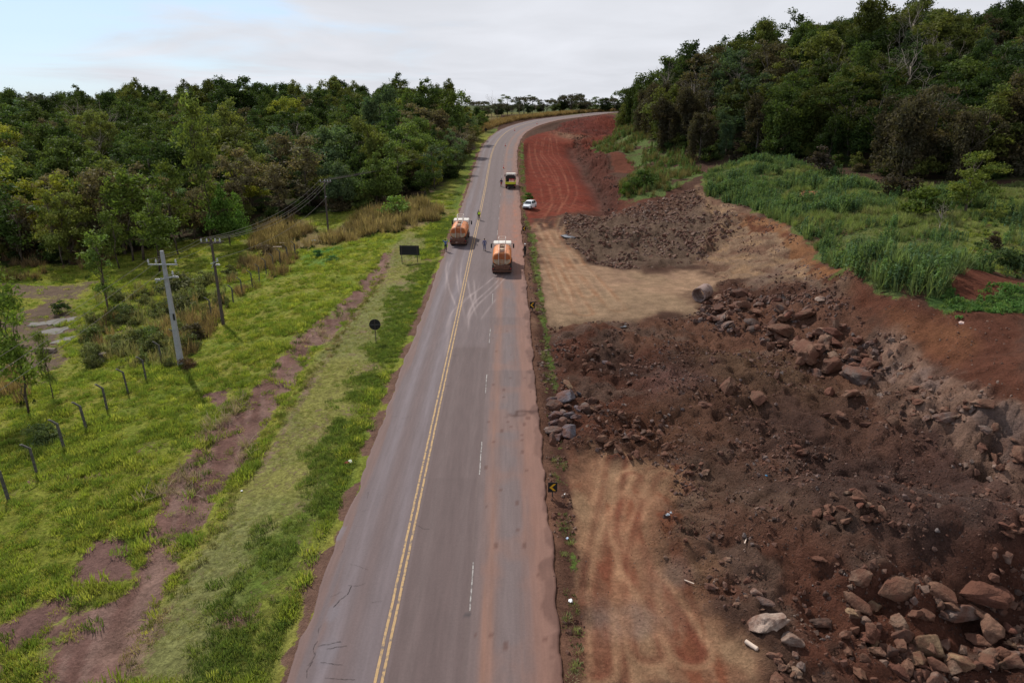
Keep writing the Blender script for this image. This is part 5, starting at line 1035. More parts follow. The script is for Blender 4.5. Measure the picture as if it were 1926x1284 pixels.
# the ones a viewer can name
BIG = [(1442,1178,2.1,'pale',(1.15,.8,.6),'large pale flat boulder with a dark stain at the edge of the dirt track'), (1488,1208,1.45,'pale',(1,.8,.7),'cracked pale boulder touching the lower end of the flat stained one'), (1424,1117,.75,'pale',(1,.9,.9),'rounded pinkish boulder above the dark grey one by the track'),
 (1438,1136,.95,'grey',(1.2,.7,.7),'dark grey angular boulder just above the big pale flat one'), (1335,1108,.95,'grey',(.55,1,.8),'narrow upright grey-brown stone at the left of the small stones by the track'), (1252,1050,.38,'tan',(1,1,1),'small lone stone lying on the edge of the bare track'), (1368,1056,.55,'tan',(1,.8,.8),'tan stone above the narrow upright one'),
 (1462,1284,.9,'brown',(1,.9,1),'rounded brown stone at the very bottom below the cracked pale boulder'), (1508,1256,.65,'grey',(1,.8,.9),'grey stone below the cracked pale boulder'), (1545,1175,1.2,'dark',(1,.8,.7),'dark boulder with a white chip in the rubble right of the pale boulders'), (1472,1258,.6,'tan',(1,.9,1),'tan rounded stone lowest of the small ones under the cracked pale boulder'),
 (1618,1090,1.6,'tan',(1,.9,1),'tan rounded boulder at the left end of the broken ledge'), (1690,1110,2.7,'brown',(1.3,.7,.6),'long blocky brown slab on the broken ledge right of the tan boulder'), (1770,1115,2.3,'brown',(1.1,.8,.7),'cracked brown block in the middle of the broken ledge'), (1850,1118,2.8,'red',(1.1,.9,.7),'wide reddish slab forming the ledge towards the right edge'),
 (1690,1175,1.7,'tan',(.8,.8,1.2),'tall boulder with a pale broken face below the ledge'), (1605,1160,1.3,'brown',(.8,.8,1),'brown egg-shaped boulder left of the tall pale-faced one'), (1645,1140,1.3,'ochre',(1,.8,.9),'ochre boulder just under the left end of the ledge'), (1742,1160,1.6,'brown',(1,.8,.8),'brown boulder under the cracked middle block'), (1800,1155,2.4,'grey',(1.2,.8,.8),'big grey and brown boulder beneath the wide ledge slab'),
 (1862,1190,2.2,'brown',(.9,.8,1.1),'tall brown boulder leaning near the right frame edge'), (1745,1215,2.3,'ochre',(1,.8,.9),'large yellowish boulder with a smooth pale face in the lower pile'), (1640,1195,1.8,'red',(1.2,.7,.6),'reddish split boulder with white scratches on the left of the lower pile'), (1800,1250,2.0,'ochre',(1.0,.9,.8),'wide rough ochre slab below the smooth-faced boulder'), (1700,1235,1.2,'brown',(1,.8,.8),'orange-brown stone left of the smooth-faced boulder'),
 (1760,1275,1.5,'pale',(1.2,.8,.8),'pale broken stone at the bottom edge under the smooth-faced boulder'), (1625,1235,1.0,'brown',(.9,.8,.9),'brown cube-like stone at the lower left of the pile'), (1690,1262,1.1,'red',(1.2,.7,.7),'reddish wedge stone at the bottom of the pile'), (1900,1235,1.3,'grey',(1,.8,.8),'greyish violet stone in the bottom right corner'), (1595,1225,.8,'brown',(1,.8,.8),'small square stone at the left foot of the lower pile'),
 (1520,665,3.1,'brown',(1.1,.9,.6),'huge flat-topped boulder in the middle of the rock ridge'), (1564,698,2.1,'brown',(.8,.9,1),'tall pointed boulder below the huge flat-topped one'), (1608,716,3.0,'grey',(1.1,.7,.75),'large grey slab-like boulder at the lower right end of the rock ridge'), (1534,706,1.3,'grey',(1,.8,.9),'grey boulder left of the tall pointed one'), (1392,558,2.3,'dark',(1.1,.7,.8),'dark angular boulder at the top of the rock ridge near the pipe'),
 (1352,585,2.0,'dark',(1.1,.7,.8),'dark blocky boulder below the concrete pipe'), (1348,606,1.9,'dark',(1.2,.7,.6),'low dark boulder under the blocky one by the pipe'), (1350,563,1.6,'tan',(1.2,.7,.6),'flat tan boulder beside the concrete pipe'), (1508,598,2.0,'brown',(1.2,.8,.6),'light-faced slab near the top right of the rock ridge'), (1470,585,1.7,'grey',(1.1,.8,.7),'grey slab at the back of the rock ridge'), (1470,625,2.4,'brown',(1.2,.9,.6),'broad brown slab left of the huge flat-topped boulder'),
 (1448,655,1.4,'brown',(.8,.8,1),'upright split boulder on the near side of the rock ridge'), (1470,650,1.3,'tan',(.9,.8,1),'rounded tan boulder beside the split one on the ridge'), (1604,665,1.3,'grey',(1,.8,.9),'grey cube-shaped boulder at the right of the ridge'), (1560,742,1.1,'red',(.9,.8,1),'small reddish boulder below the large grey slab'), (1600,745,1.5,'brown',(1.3,.8,.5),'flat brown slab half buried below the large grey one'),
 (1368,738,1.8,'brown',(.9,.8,.9),'lone rounded boulder standing on the mound below the ridge'), (1428,757,1.7,'brown',(1,.9,.6),'half-buried round boulder right of the lone one on the mound'), (1460,710,.9,'dark',(1,.8,.8),'small dark stone on the slope below the ridge'), (1340,680,1.0,'dark',(1,.8,.9),'dark stone on the mound above the lone rounded boulder'), (1325,765,1.4,'dark',(1.3,.7,.7),'dark jagged rock lip in the middle of the diggings'),
 (1062,752,1.7,'bluish',(1.1,.9,.8),'big bluish grey boulder at the top of the roadside pile'), (1043,768,1.3,'grey',(.9,.9,.9),'rounded brown-grey boulder at the road side of the pile'), (1050,786,1.4,'bluish',(1.1,.8,.8),'dark bluish boulder in the middle of the roadside pile'), (1072,820,1.5,'bluish',(.9,.9,.9),'bluish boulder at the lower end of the roadside pile'), (1100,775,1.2,'grey',(.9,.9,1),'grey upright boulder right of the roadside pile centre'),
 (1115,757,.9,'dark',(1,.8,.9),'dark wet-looking stone behind the roadside pile'), (1044,806,1.1,'bluish',(1.1,.7,.7),'low bluish stone nearest the asphalt'), (1048,826,1.0,'bluish',(1.2,.7,.7),'lowest bluish stone by the asphalt edge'), (1068,725,1.0,'ochre',(1.3,.7,.5),'flat orange-brown stone lying above the roadside pile'), (1184,722,.8,'grey',(1.1,.8,.8),'light grey stone left of the pinkish crushed patch'),
 (1240,815,1.3,'brown',(1.3,.7,.6),'brown slab on the right end of the brown stone heap'), (1252,845,1.2,'brown',(.7,.8,1),'cracked brown block at the lower right of the stone heap'), (1195,800,1.0,'brown',(1.2,.8,.6),'flat reddish stone on top of the brown stone heap'), (1162,845,.9,'tan',(1.3,.8,.6),'tan stone at the foot of the brown stone heap'), (1140,685,1.1,'bluish',(.8,1,.8),'grey streaked boulder above the roadside pile'), (1112,670,1.1,'brown',(1,.8,.7),'brown round boulder left of the grey streaked one'), (1070,672,1.0,'brown',(1.1,.8,.7),'brown boulder nearest the road above the orange-brown stone'),
 (1298,893,.8,'dark',(1.2,.6,.6),'dark block at the upper end of the dirt track'), (1328,890,.8,'tan',(1.2,.8,.5),'flat tan stone beside the dark block above the track'), (1540,1052,.8,'brown',(1.1,.8,.5),'brown stone in front of the small central rubble heap'), (1545,562,1.4,'pale',(1.3,.8,.4),'pale flat stone on the slope beyond the rock ridge')]
for px, py, s, c, sq, lb in BIG: rock(px, py, s * (.82 if py > 1080 and px > 1560 else 1.3 if px < 1120 else 1.2 if 1330 < px < 1660 and py < 760 else .95), c, lb, None, sq, .28, .55 if py > 1080 and px > 1560 else .33)
def pile(n, P, sizes, cols, label, group, flat=.75, lift=0.):
    P_ = np.array(P); lo, hi = P_.min(0), P_.max(0); k = 0
    while k < n:
        px, py = random.uniform(lo[0], hi[0]), random.uniform(lo[1], hi[1])
        if not inside(np.array([px]), np.array([py]), P)[0]: continue
        s = random.uniform(*sizes) * (1 if random.random() < .7 else 1.35); rock(px, py, s, random.choice(cols), label, group, (random.uniform(.9, 1.35), random.uniform(.6, .95), random.uniform(.5, 1) * flat + .1), .4, .34, random.uniform(0, lift)); k += 1
pile(24, [(1640,650),(1700,660),(1800,740),(1926,800),(1926,930),(1830,870),(1740,800),(1660,740)], (.5,1.3), ['tan','brown','tan','grey'], 'tan lump of rock standing out of the scarred pale face', 'lumps of the scarred rock face', .9)
pile(16, [(1032,752),(1090,742),(1105,800),(1080,840),(1038,838)], (.6,1.3), ['bluish','grey','bluish','dark'], 'smaller bluish grey stone wedged among the boulders of the roadside pile', 'stones of the roadside pile', lift=.3)
pile(62, [(1330,560),(1400,548),(1480,570),(1560,600),(1640,660),(1650,700),(1600,700),(1560,670),(1500,690),(1440,650),(1380,630),(1330,605)], (.8,1.9), ['brown','grey','brown','tan','dark','red'], 'angular brown or grey block among the others on the long rock ridge', 'blocks of the long rock ridge', lift=.35)
pile(34, [(1600,1130),(1926,1150),(1926,1284),(1600,1284),(1580,1200)], (.5,1.25), ['brown','brown','red','dark','ochre','tan'], 'reddish brown block among the others of the bottom right pile', 'blocks of the bottom right pile', .85, lift=.3)
pile(20, [(1320,1090),(1420,1060),(1450,1110),(1430,1150),(1350,1130)], (.18,.42), ['brown','grey','tan','dark'], 'fist to head sized stone scattered above the flat pale boulder', 'small stones above the flat pale boulder')
pile(16, [(1450,1230),(1500,1225),(1560,1284),(1470,1284)], (.25,.5), ['brown','grey','tan','pale'], 'small stone among those under the cracked pale boulder', 'small stones under the cracked pale boulder')
pile(26, [(1545,950),(1600,920),(1650,950),(1660,975),(1600,990),(1520,985)], (.35,.85), ['brown','brown','red','tan'], 'brown angular stone in the small rubble heap amid the diggings', 'stones of the small central heap', lift=.3)
pile(26, [(1110,765),(1180,775),(1260,830),(1250,860),(1150,870),(1120,830)], (.45,1.0), ['brown','brown','red','dark'], 'red-brown stone in the heap beside the roadside boulders', 'stones of the red-brown heap', lift=.2)
pile(22, [(1060,650),(1180,640),(1240,680),(1150,705),(1060,700)], (.4,.85), ['brown','grey','dark','brown'], 'stone half buried in the churned soil above the roadside pile', 'stones in the churned soil', .7)
pile(10, [(1540,780),(1680,770),(1690,800),(1560,815)], (.5,1.0), ['dark','brown'], 'dark stone in the row below the large ridge', 'dark stones below the ridge')
pile(8, [(1480,840),(1580,850),(1570,870),(1490,865)], (.4,.8), ['dark','brown'], 'brown stone in the low broken row amid the diggings', 'stones of the low broken row')
pile(9, [(1880,985),(1926,975),(1926,1015),(1885,1015)], (.4,.9), ['brown','red'], 'reddish stone at the right frame edge above the ledge', 'stones at the right edge')
# rubble nobody could count
peb = [rock_mesh(950 + i, 9 + i, 1, .03, rock_material('pebble', c_)) for i, c_ in enumerate([(.12,.07,.05), (.19,.125,.095), (.08,.052,.042), (.26,.19,.15), (.15,.12,.11)])]
def rsz(n, lo, hi): return lo + (hi - lo) * rng.random(n) ** 2.6
def rock_scatter(nm, Pz, dens, lo, hi, label, mask=None, cols=(0, 1, 2, 0, 4)):
    P = scat_pts(Pz, dens, 60000, mask); s = rsz(len(P), lo, hi) * .5
    scatter(nm, P, rng.uniform(0, 6.28, (len(P), 3)), s, [(peb[i], None) for i in cols], label=label, cat='stones')
cl = lambda sc, k, sd: (lambda x, y: np.clip(.3 + fbm(x, y, sc, 4, sd) * k, .02, 1))
rock_scatter('rubble', Z['excav'], 16, .07, .58, 'loose stones and clods strewn over the diggings', cl(3.5, 2.6, 301), (0, 2, 0, 2, 0, 1, 4))
rock_scatter('rubble', Z['cutwall'], 3, .15, 1.0, 'red-brown clods and stones on the cut wall beside the red fill', cl(3.5, 2.6, 302), (0, 2))
rock_scatter('rubble', Z['rubble'], 8, .14, 1.15, 'brown broken rock spread over the far end of the diggings', lambda x, y: np.clip(.65 + fbm(x, y, 4, 3, 303) * 2, .05, 1), (0, 1, 1, 1, 3, 2))
rock_scatter('rubble', Z['banktan'], 7, .08, .6, 'loose stones on the tan slope of the cut bank', cl(3, 2, 305), (1, 3, 0))
rock_scatter('rubble', Z['face'], 12, .08, .8, 'broken stones at the scarred rock face', cl(2.5, 2.6, 307), (1, 3, 3, 1, 0))
rock_scatter('rubble', Z['redbank'], 6, .05, .32, 'small stones on the dark red slope', cl(3, 2, 309), (0, 1, 3))
rock_scatter('rubble', Z['track'], 5, .03, .13, 'small stones on the dirt track', cl(3, 2, 311), (1, 0, 3))
rock_scatter('rubble', poly((1310,1060),(1440,1050),(1560,1150),(1600,1284),(1440,1284),(1490,1200),(1330,1120)), 22, .06, .36, 'gravelly stones round the pale boulders', cl(2, 3, 313), (1, 0, 3, 4))
rock_scatter('rubble', Z['redfar'], 1.0, .15, .9, 'stones on the distant red spoil heaps', cl(6, 2.5, 315), (0, 1))
rock_scatter('rubble', poly((1330,560),(1400,545),(1480,560),(1570,595),(1660,660),(1660,720),(1560,730),(1440,670),(1300,620)), 22, .15, 1.1, 'smaller broken rock filling the rock ridge', cl(2, 2.6, 317), (0, 1, 2, 4))
rock_scatter('rubble', poly((1590,1100),(1926,1110),(1926,1284),(1590,1284)), 34, .12, .95, 'smaller broken rock filling the bottom right pile', cl(2, 2.6, 318), (0, 1, 2, 0))
rock_scatter('clods', [(q[0] - w_, q[1]) for q, w_ in ((p, .7) for p in DITCH_R)] + [(q[0] + .7, q[1]) for q in DITCH_R[::-1]], 30, .06, .5, 'dark earth clods along the broken right edge of the asphalt', cl(1.5, 3, 319), (0, 2, 0, 3))
NEARX = poly((1225,1040),(1255,960),(1270,885),(1060,850),(1040,700),(1300,640),(1650,720),(1926,950),(1926,1284),(1500,1284),(1400,1200),(1290,1110))
rock_scatter('clods', NEARX, 42, .035, .2, 'fine clods and gravel covering the near diggings', lambda x, y: np.clip(.5 + fbm(x, y, 2.2, 4, 511) * 2.2, .08, 1), (0, 2, 0, 0, 1))
P = scat_pts(Z['excav'], .14, 900); scatter('litter_chips', P, rng.uniform(0, 6.28, (len(P), 3)), rng.uniform(.035, .075, len(P)), [(rock_mesh(990, 8, 1, .02, mat('white_chip', (.5, .47, .44))), None)], label='small white chips and scraps strewn over the diggings', cat='litter')

# ------------------------------------------------------------------ paint, metal, rubber
M_orange = mat('orange_paint', (.72, .235, .065), .45, .5, noise=.12, nscale=1.5, dirt=(.40, .22, .12), dscale=1.2, dlo=.5, dhi=.8)
M_orange_shade = mat('dusty_shaded_orange', (.40, .10, .022), .6, .4, noise=.15, nscale=2, dirt=(.28, .14, .08), dscale=2)  # tank orange with the rear end's shade put into the colour, plus dust
M_cream = mat('dusty_cream_paint', (.42, .31, .21), .7, noise=.15, nscale=2, dirt=(.18, .09, .055), dscale=1.5)
M_cab = mat('white_cab_paint', (.74, .69, .62), .4, .5, noise=.08, nscale=2, dirt=(.45, .33, .25), dscale=1.5, dlo=.5, dhi=.8)
M_rail = mat('white_rail', (.68, .60, .54), .5)
M_dust = mat('mud_caked_steel', (.13, .062, .042), .9, noise=.35, nscale=3)
M_dark = mat('dark_steel', (.03, .024, .022), .8, noise=.3, nscale=3)
M_black = mat('black_plastic', (.015, .015, .017), .5)
M_tyre = mat('tyre_rubber', (.028, .022, .02), .9, noise=.3, nscale=4)
M_rim = mat('dusty_rim', (.22, .14, .11), .7)
M_glass = mat('dark_glass', (.02, .024, .028), .12, .6)
M_red = mat('red_lens', (.40, .02, .015), .35); M_lamp = mat('clear_lens', (.6, .6, .58), .2)
def wheel(parent, x, y, r, w, dual=False):
    s = 1 if x > 0 else -1; mb = MB(); mb.tube((x - w / 2, y, r), (x + w / 2, y, r), r, n=20); wh = mb.build('wheel', M_tyre, parent, True)
    mb = MB(); mb.tube((x + s * (w / 2 - .02), y, r), (x + s * (w / 2 + .015), y, r), r * .55, r * .48, n=14); mb.tube((x + s * w / 2, y, r), (x + s * (w / 2 + .06), y, r), r * .2, n=8); mb.build('rim', M_rim, wh)
    return wh
def place_on_road(e, px, py, rz=0.):
    p = at(px, py); sl_ = math.atan2(roadz(p.y + 3) - roadz(p.y - 3), 6); e.location = (p.x, p.y, roadz(p.y) + .02); e.rotation_euler = (sl_, 0, rz)

def tanker():
    e = empty('tanker_truck', (0, 0, 0))                     # origin under the rear bumper, heading +Y
    m = MB()
    for s in (-1, 1): m.box((s * .42, 4.0, .82), (.1, 7.9, .26))
    for y in (.5, 2.0, 3.6, 5.2, 6.6): m.box((0, y, .8), (.8, .12, .2))
    m.box((0, 3.6, .98), (1.1, 5.0, .12)); m.build('chassis', M_dust, e)
    for y in (1.35, 2.65): 
        for s in (-1, 1): wheel(e, s * .98, y, .52, .5)
    for s in (-1, 1): wheel(e, s * 1.02, 6.55, .52, .3)
    for s in (-1, 1):
        m = MB(); m.prism([(.65, .9), (.8, 1.18), (3.25, 1.18), (3.4, .9), (3.35, .9), (3.2, 1.13), (.85, 1.13), (.7, .9)], s * .72 - .3 + .25 * s, s * .72 + .3 + .25 * s); m.build('mudguard', M_dark, e)
    # tank: flattened barrel with stiffening bands
    def ring(y, k=1., dz=0.):
        pts = []
        for i in range(24):
            a = i * math.tau / 24; c_, s_ = math.cos(a), math.sin(a); pts.append((1.22 * k * abs(c_) ** .72 * (1 if c_ >= 0 else -1), y, 2.02 + dz + (.86 if s_ > 0 else .84) * k * abs(s_) ** .85 * (1 if s_ >= 0 else -1)))
        return pts
    m = MB(); m.loft([ring(.55, .9), ring(.62, .99), ring(.72), ring(5.25), ring(5.36, .98), ring(5.42, .9)]); t = m.build('tank', M_orange, e, True)
    m = MB(); m.loft([ring(.50, .88), ring(.545, .895)]); m.build('tank_end', M_orange_shade, t, True)
    # lower dusty cream band on tank end and flanks
    low = [p for p in ring(.47, .9) if p[2] < 1.98]; m = MB()
    lw = sorted(low, key=lambda p: p[0]); m.loft([[(p[0], .46, p[2]) for p in lw] + [(lw[-1][0], .46, 1.98), (lw[0][0], .46, 1.98)], [(p[0], .50, p[2]) for p in lw] + [(lw[-1][0], .5, 1.98), (lw[0][0], .5, 1.98)]]); m.build('lower_band', M_cream, t)
    for y in (1.5, 2.4, 3.3, 4.2, 5.0): m = MB(); m.loft([ring(y, 1.012), ring(y + .07, 1.012)]); m.build('band', M_orange, t, True)
    for y in (1.9, 3.8): m = MB(); m.tube((0, y, 2.8), (0, y, 3.0), .3, n=16); m.tube((0, y, 3.0), (0, y, 3.06), .34, n=16); m.tube((-.1, y - .36, 3.0), (.1, y - .36, 3.0), .04); m.build('manhole', M_cream, t, True)
    for s in (-1, 1): m = MB(); m.prism([(.7, 1.38), (5.3, 1.38), (5.3, 1.5), (.7, 1.5)], s * 1.08 - .12, s * 1.08 + .12); m.build('side_step', M_dust, e)
    m = MB()                                                  # walkway and guard on top
    m.box((0, 3.0, 2.93), (.62, 4.6, .04))
    m.build('walkway', M_dust, e)
    m = MB(); r = .028
    for s in (-.42, .42):
        m.path([(s, .45, 1.0), (s, .42, 2.6), (s, .75, 3.05), (s, 3.6, 3.22), (s * 1.1, 5.3, 3.95)], r); m.path([(s, 1.6, 2.88), (s, 1.6, 3.1)], r); m.path([(s, 3.6, 2.88), (s, 3.6, 3.22), (s * 1.1, 3.9, 3.95), (s * 1.1, 5.3, 3.95), (s * 1.1, 5.3, 2.9)], r); m.path([(s * 1.1, 4.6, 3.95), (s, 4.6, 2.9)], r); m.path([(s, 3.7, 3.55), (s * 1.1, 5.3, 3.5)], r)
    for y, z in ((3.9, 3.95), (5.3, 3.95), (5.3, 3.5)): m.tube((-.46, y, z), (.46, y, z), r)
    m.build('guard_rail', M_rail, e, True)
    m = MB()
    for s in (-.25, .25): m.path([(s, .36, .75), (s, .36, 2.5), (s, .7, 3.0)], .03)
    for z in (.9, 1.2, 1.5, 1.8, 2.1, 2.4): m.tube((-.25, .36, z), (.25, .36, z), .022)
    m.build('ladder', M_orange_shade, e, True)
    m = MB(); m.box((0, .22, 1.0), (2.1, .35, .62), bev=.04); m.box((-.7, .1, 1.05), (.5, .25, .5), bev=.05); m.tube((.35, .1, .95), (.35, .1, 1.45), .14, n=12); m.tube((.8, .05, 1.0), (.4, .05, 1.25), .07); m.build('pump_gear', M_dust, e, True)
    m = MB(); m.tube((-1.3, -.1, .62), (1.3, -.1, .62), .055, n=10); m.box((0, .02, .5), (2.4, .1, .14)); 
    for i in range(9): m.tube((-1.2 + i * .3, -.1, .62), (-1.2 + i * .3, -.1, .5), .02, n=6)
    m.build('spray_bar', M_dust, e)
    for s in (-1, 1):
        m = MB(); m.box((s * 1.12, .03, .86), (.32, .08, .36), bev=.02); tl = m.build('tail_lamp', M_dark, e); m = MB(); m.tube((s * 1.12, -.03, .9), (s * 1.12, .0, .9), .08, n=12); m.build('lens', M_red, tl)
    # cab
    m = MB(); m.prism([(5.62, .95), (5.62, 2.85), (5.8, 3.0), (7.1, 3.0), (7.45, 2.8), (7.6, 1.9), (7.62, .7), (7.0, .55), (6.9, .95)], -1.2, 1.2); bmesh.ops.bevel(m.bm, geom=m.bm.edges[:], offset=.07, segments=2, affect='EDGES'); c = m.build('cab', M_cab, e, True)
    m = MB()
    for s in (-1, 1): m.box((s * .72, 5.615, 2.3), (.62, .03, .62), bev=.01)
    m.build('rear_window', M_glass, c)
    for s in (-1, 1):
        m = MB(); m.box((s * 1.205, 6.65, 2.3), (.02, .95, .62), bev=.008); m.build('side_window', M_glass, c)
        m = MB(); m.tube((s * 1.2, 7.2, 2.5), (s * 1.52, 7.1, 2.55), .025); m.box((s * 1.52, 7.08, 2.25), (.2, .1, .62), bev=.04); m.build('mirror', M_black, e, True)
    m = MB(); m.box((0, 7.56, 2.35), (2.1, .05, .75), rot=(-.13, 0, 0), bev=.02); m.build('windscreen', M_glass, c)
    m = MB(); m.box((0, 7.68, .75), (2.4, .16, .4), bev=.05); m.build('front_bumper', M_cab, e, True)
    m = MB(); m.tube((1.05, 4.3, .85), (1.05, 5.4, .85), .3, n=16); m.build('fuel_tank', M_dust, e, True)
    return e
tk = tanker(); place_on_road(tk, 944, 520, 0.0); tag(tk, 'orange and white tanker truck standing in the right-hand lane, nearer of the two', 'truck', 'tanker trucks on the road'); remember(tk)
t2 = copy_tree(tk); place_on_road(t2, 862, 466, -.02); tag(t2, 'orange and white tanker truck standing in the left lane, farther of the two', 'truck', 'tanker trucks on the road')

# white-cab works truck with a yellow low-sided body
M_yel = mat('yellow_green_paint', (.55, .55, .03), .5, noise=.1); M_cone = mat('cone_orange', (.75, .08, .04), .6); M_conew = mat('cone_white', (.75, .72, .7), .5)
w = empty('works_truck', (0, 0, 0)); m = MB()
for s in (-1, 1): m.box((s * .4, 3.2, .75), (.1, 6.2, .24))
m.box((0, .1, .55), (2.2, .12, .2)); m.box((0, .5, .8), (2.0, .6, .3)); m.build('chassis', M_dark, w)
for s in (-1, 1): wheel(w, s * .9, 1.3, .47, .42); wheel(w, s * .98, 5.4, .47, .28)
m = MB(); m.box((0, 2.1, 1.02), (2.3, 4.2, .1)); m.box((0, 4.15, 1.65), (2.3, .08, 1.2)); m.build('load_bed', M_dark, w)
for s in (-1, 1): m = MB(); m.box((s * 1.13, 2.1, 1.3), (.05, 4.2, .5)); m.build('side_board', M_yel, w)
m = MB(); m.box((0, .03, 1.32), (2.28, .06, .5), bev=.015); 
for x in (-.75, 0, .75): m.box((x, -.01, 1.32), (.06, .04, .46))
m.build('tailboard', M_yel, w)
m = MB()
for s in (-1, 1): m.tube((s * 1.08, .2, 1.05), (s * 1.08, .2, 2.55), .03); m.tube((s * 1.08, .2, 2.55), (s * 1.08, 4.1, 2.7), .03)
for y, z in ((.2, 2.55), (2., 2.6), (4.1, 2.7)): m.tube((-1.08, y, z), (1.08, y, z), .03)
for x in (-.6, -.2, .2, .6): m.tube((x, 4.1, 1.9), (x, 4.1, 2.7), .022)
m.build('rack', M_dark, w)
m = MB(); m.prism([(4.35, .9), (4.35, 2.55), (4.55, 2.75), (5.7, 2.75), (6.0, 2.55), (6.15, 1.7), (6.2, .6), (4.7, .6)], -1.08, 1.08); bmesh.ops.bevel(m.bm, geom=m.bm.edges[:], offset=.07, segments=2, affect='EDGES'); c = m.build('cab', M_cab, w, True)
m = MB(); m.box((0, 4.342, 2.15), (1.7, .03, .6), bev=.01); m.build('rear_window', M_glass, c)
for s in (-1, 1):
    m = MB(); m.box((s * 1.085, 5.2, 2.15), (.02, .8, .55), bev=.008); m.build('side_window', M_glass, c)
    m = MB(); m.tube((s * 1.08, 5.8, 2.3), (s * 1.36, 5.7, 2.35), .025); m.box((s * 1.38, 5.7, 2.1), (.18, .1, .5), bev=.04); m.build('mirror', M_black, w, True)
    m = MB(); m.box((s * .95, -.0, .8), (.3, .06, .14)); m.build('tail_lamp', M_red, w)
m = MB(); m.box((0, 6.12, 2.1), (1.85, .05, .65), rot=(-.13, 0, 0), bev=.02); m.build('windscreen', M_glass, c)
place_on_road(w, 960, 357, -.02); tag(w, 'works truck with white cab, yellow tailboard and stacked cones, farthest truck on the road', 'truck')
def cone(label, group=None, h=.75, s=1.):
    e = empty('traffic_cone', (0, 0, 0)); m = MB(); m.box((0, 0, .02), (.38, .38, .04), bev=.01); m.build('base', M_black, e)
    m = MB(); m.tube((0, 0, .04), (0, 0, h), .15, .03, 14); m.build('body', M_cone, e, True)
    m = MB(); m.tube((0, 0, .3), (0, 0, .42), .109, .09, 14); m.build('band', M_conew, e, True); m = MB(); m.tube((0, 0, .52), (0, 0, .6), .078, .064, 14); m.build('band', M_conew, e, True)
    e.scale = (s, s, s); return tag(e, label, 'cone', group)
bpy.context.view_layer.update()
k = 0
for ix in range(4):
    for iy in range(3):
        e = cone('red and white cone stacked upright behind the yellow tailboard of the works truck', 'cones on the works truck'); e.matrix_world = w.matrix_world @ Matrix.Translation((-.2 + ix * .32, .5 + iy * .6, 1.07)) @ Matrix.Diagonal((1.3, 1.3, 1.3, 1)); k += 1
for i, (px, py, lb) in enumerate(((947, 318, 'traffic cone on the lane line just beyond the works truck'), (950.5, 276, 'traffic cone on the lane line at the start of the bend'), (968, 247, 'small traffic cone half way round the bend'), (1010, 234, 'small traffic cone on the far part of the bend'), (1096, 218, 'farthest traffic cone near the end of the visible road'))):
    e = cone(lb, s=1.15); p = at(px, py); o_ = roadside(np.array([p.x]), np.array([p.y]))[0]; e.location = (p.x, p.y, roadz(p.y) + .03 if OL < o_ < OR_ else p.z)

# ------------------------------------------------------------------ white hatchback
M_carw = mat('white_car_paint', (.74, .76, .78), .25, .6)
car = empty('parked_car', (0, 0, 0))                          # nose towards +Y
def cr_(y, hw, zb, zt, r_=.18): return [(-hw, y, zb + .08), (-hw * .97, y, zb), (hw * .97, y, zb), (hw, y, zb + .08), (hw, y, zt - r_), (hw * .9, y, zt), (-hw * .9, y, zt), (-hw, y, zt - r_)]
m = MB(); m.loft([cr_(-1.95, .70, .35, .86), cr_(-1.86, .80, .25, .98), cr_(-1.2, .84, .2, 1.0), cr_(0, .85, .2, .98), cr_(.9, .84, .2, .94), cr_(1.5, .81, .22, .84), cr_(1.85, .74, .28, .72), cr_(1.97, .62, .35, .62)]); body = m.build('body', M_carw, car, True)
def gr_(y, hw, zb, zt, top): return [(-hw, y, zb), (hw, y, zb), (top, y, zt), (-top, y, zt)]
m = MB(); m.loft([gr_(-1.75, .74, .95, .97, .68), gr_(-1.35, .76, .96, 1.38, .60), gr_(-.9, .78, .96, 1.46, .62), gr_(.1, .78, .96, 1.47, .62), gr_(.45, .77, .95, 1.36, .60), gr_(1.02, .74, .92, .95, .70)]); m.build('windows', M_glass, body, True)
m = MB(); m.loft([[(-.6, -1.42, 1.385), (.6, -1.42, 1.385), (.56, -1.42, 1.41), (-.56, -1.42, 1.41)], [(-.635, -.9, 1.46), (.635, -.9, 1.46), (.58, -.9, 1.5), (-.58, -.9, 1.5)], [(-.635, .1, 1.465), (.635, .1, 1.465), (.58, .1, 1.505), (-.58, .1, 1.505)], [(-.61, .42, 1.37), (.61, .42, 1.37), (.57, .42, 1.40), (-.57, .42, 1.40)]]); m.build('roof', M_carw, body, True)
m = MB()
for s in (-1, 1):
    m.tube((s * .61, .42, 1.38), (s * .75, 1.02, .95), .035); m.tube((s * .64, -.35, 1.46), (s * .80, -.35, .95), .03); m.tube((s * .6, -1.35, 1.39), (s * .76, -1.72, .97), .05)
m.build('pillar', M_carw, body)
for s in (-1, 1):
    m = MB(); m.box((s * .60, 1.80, .66), (.3, .16, .15), rot=(0, 0, -s * .35), bev=.03); m.build('headlight', M_lamp, body, True)
    m = MB(); m.box((s * .92, .72, 1.0), (.2, .1, .13), bev=.03); m.build('mirror', M_carw, body, True)
    m = MB(); m.box((s * .68, -1.9, .82), (.16, .1, .25), bev=.02); m.build('tail_lamp', M_red, body)
    for y in (1.25, -1.25): wheel(car, s * .76, y, .30, .19)
m = MB(); m.box((0, 1.93, .45), (1.2, .09, .17), bev=.02); m.box((0, 1.92, .6), (.6, .06, .06)); m.build('grille', M_black, body)
p = at(996, 392); car.location = (p.x, p.y, p.z + .05); car.rotation_euler = (0, 0, R(180 - 22)); tag(car, 'white hatchback car parked on the red soil at the right roadside', 'car')

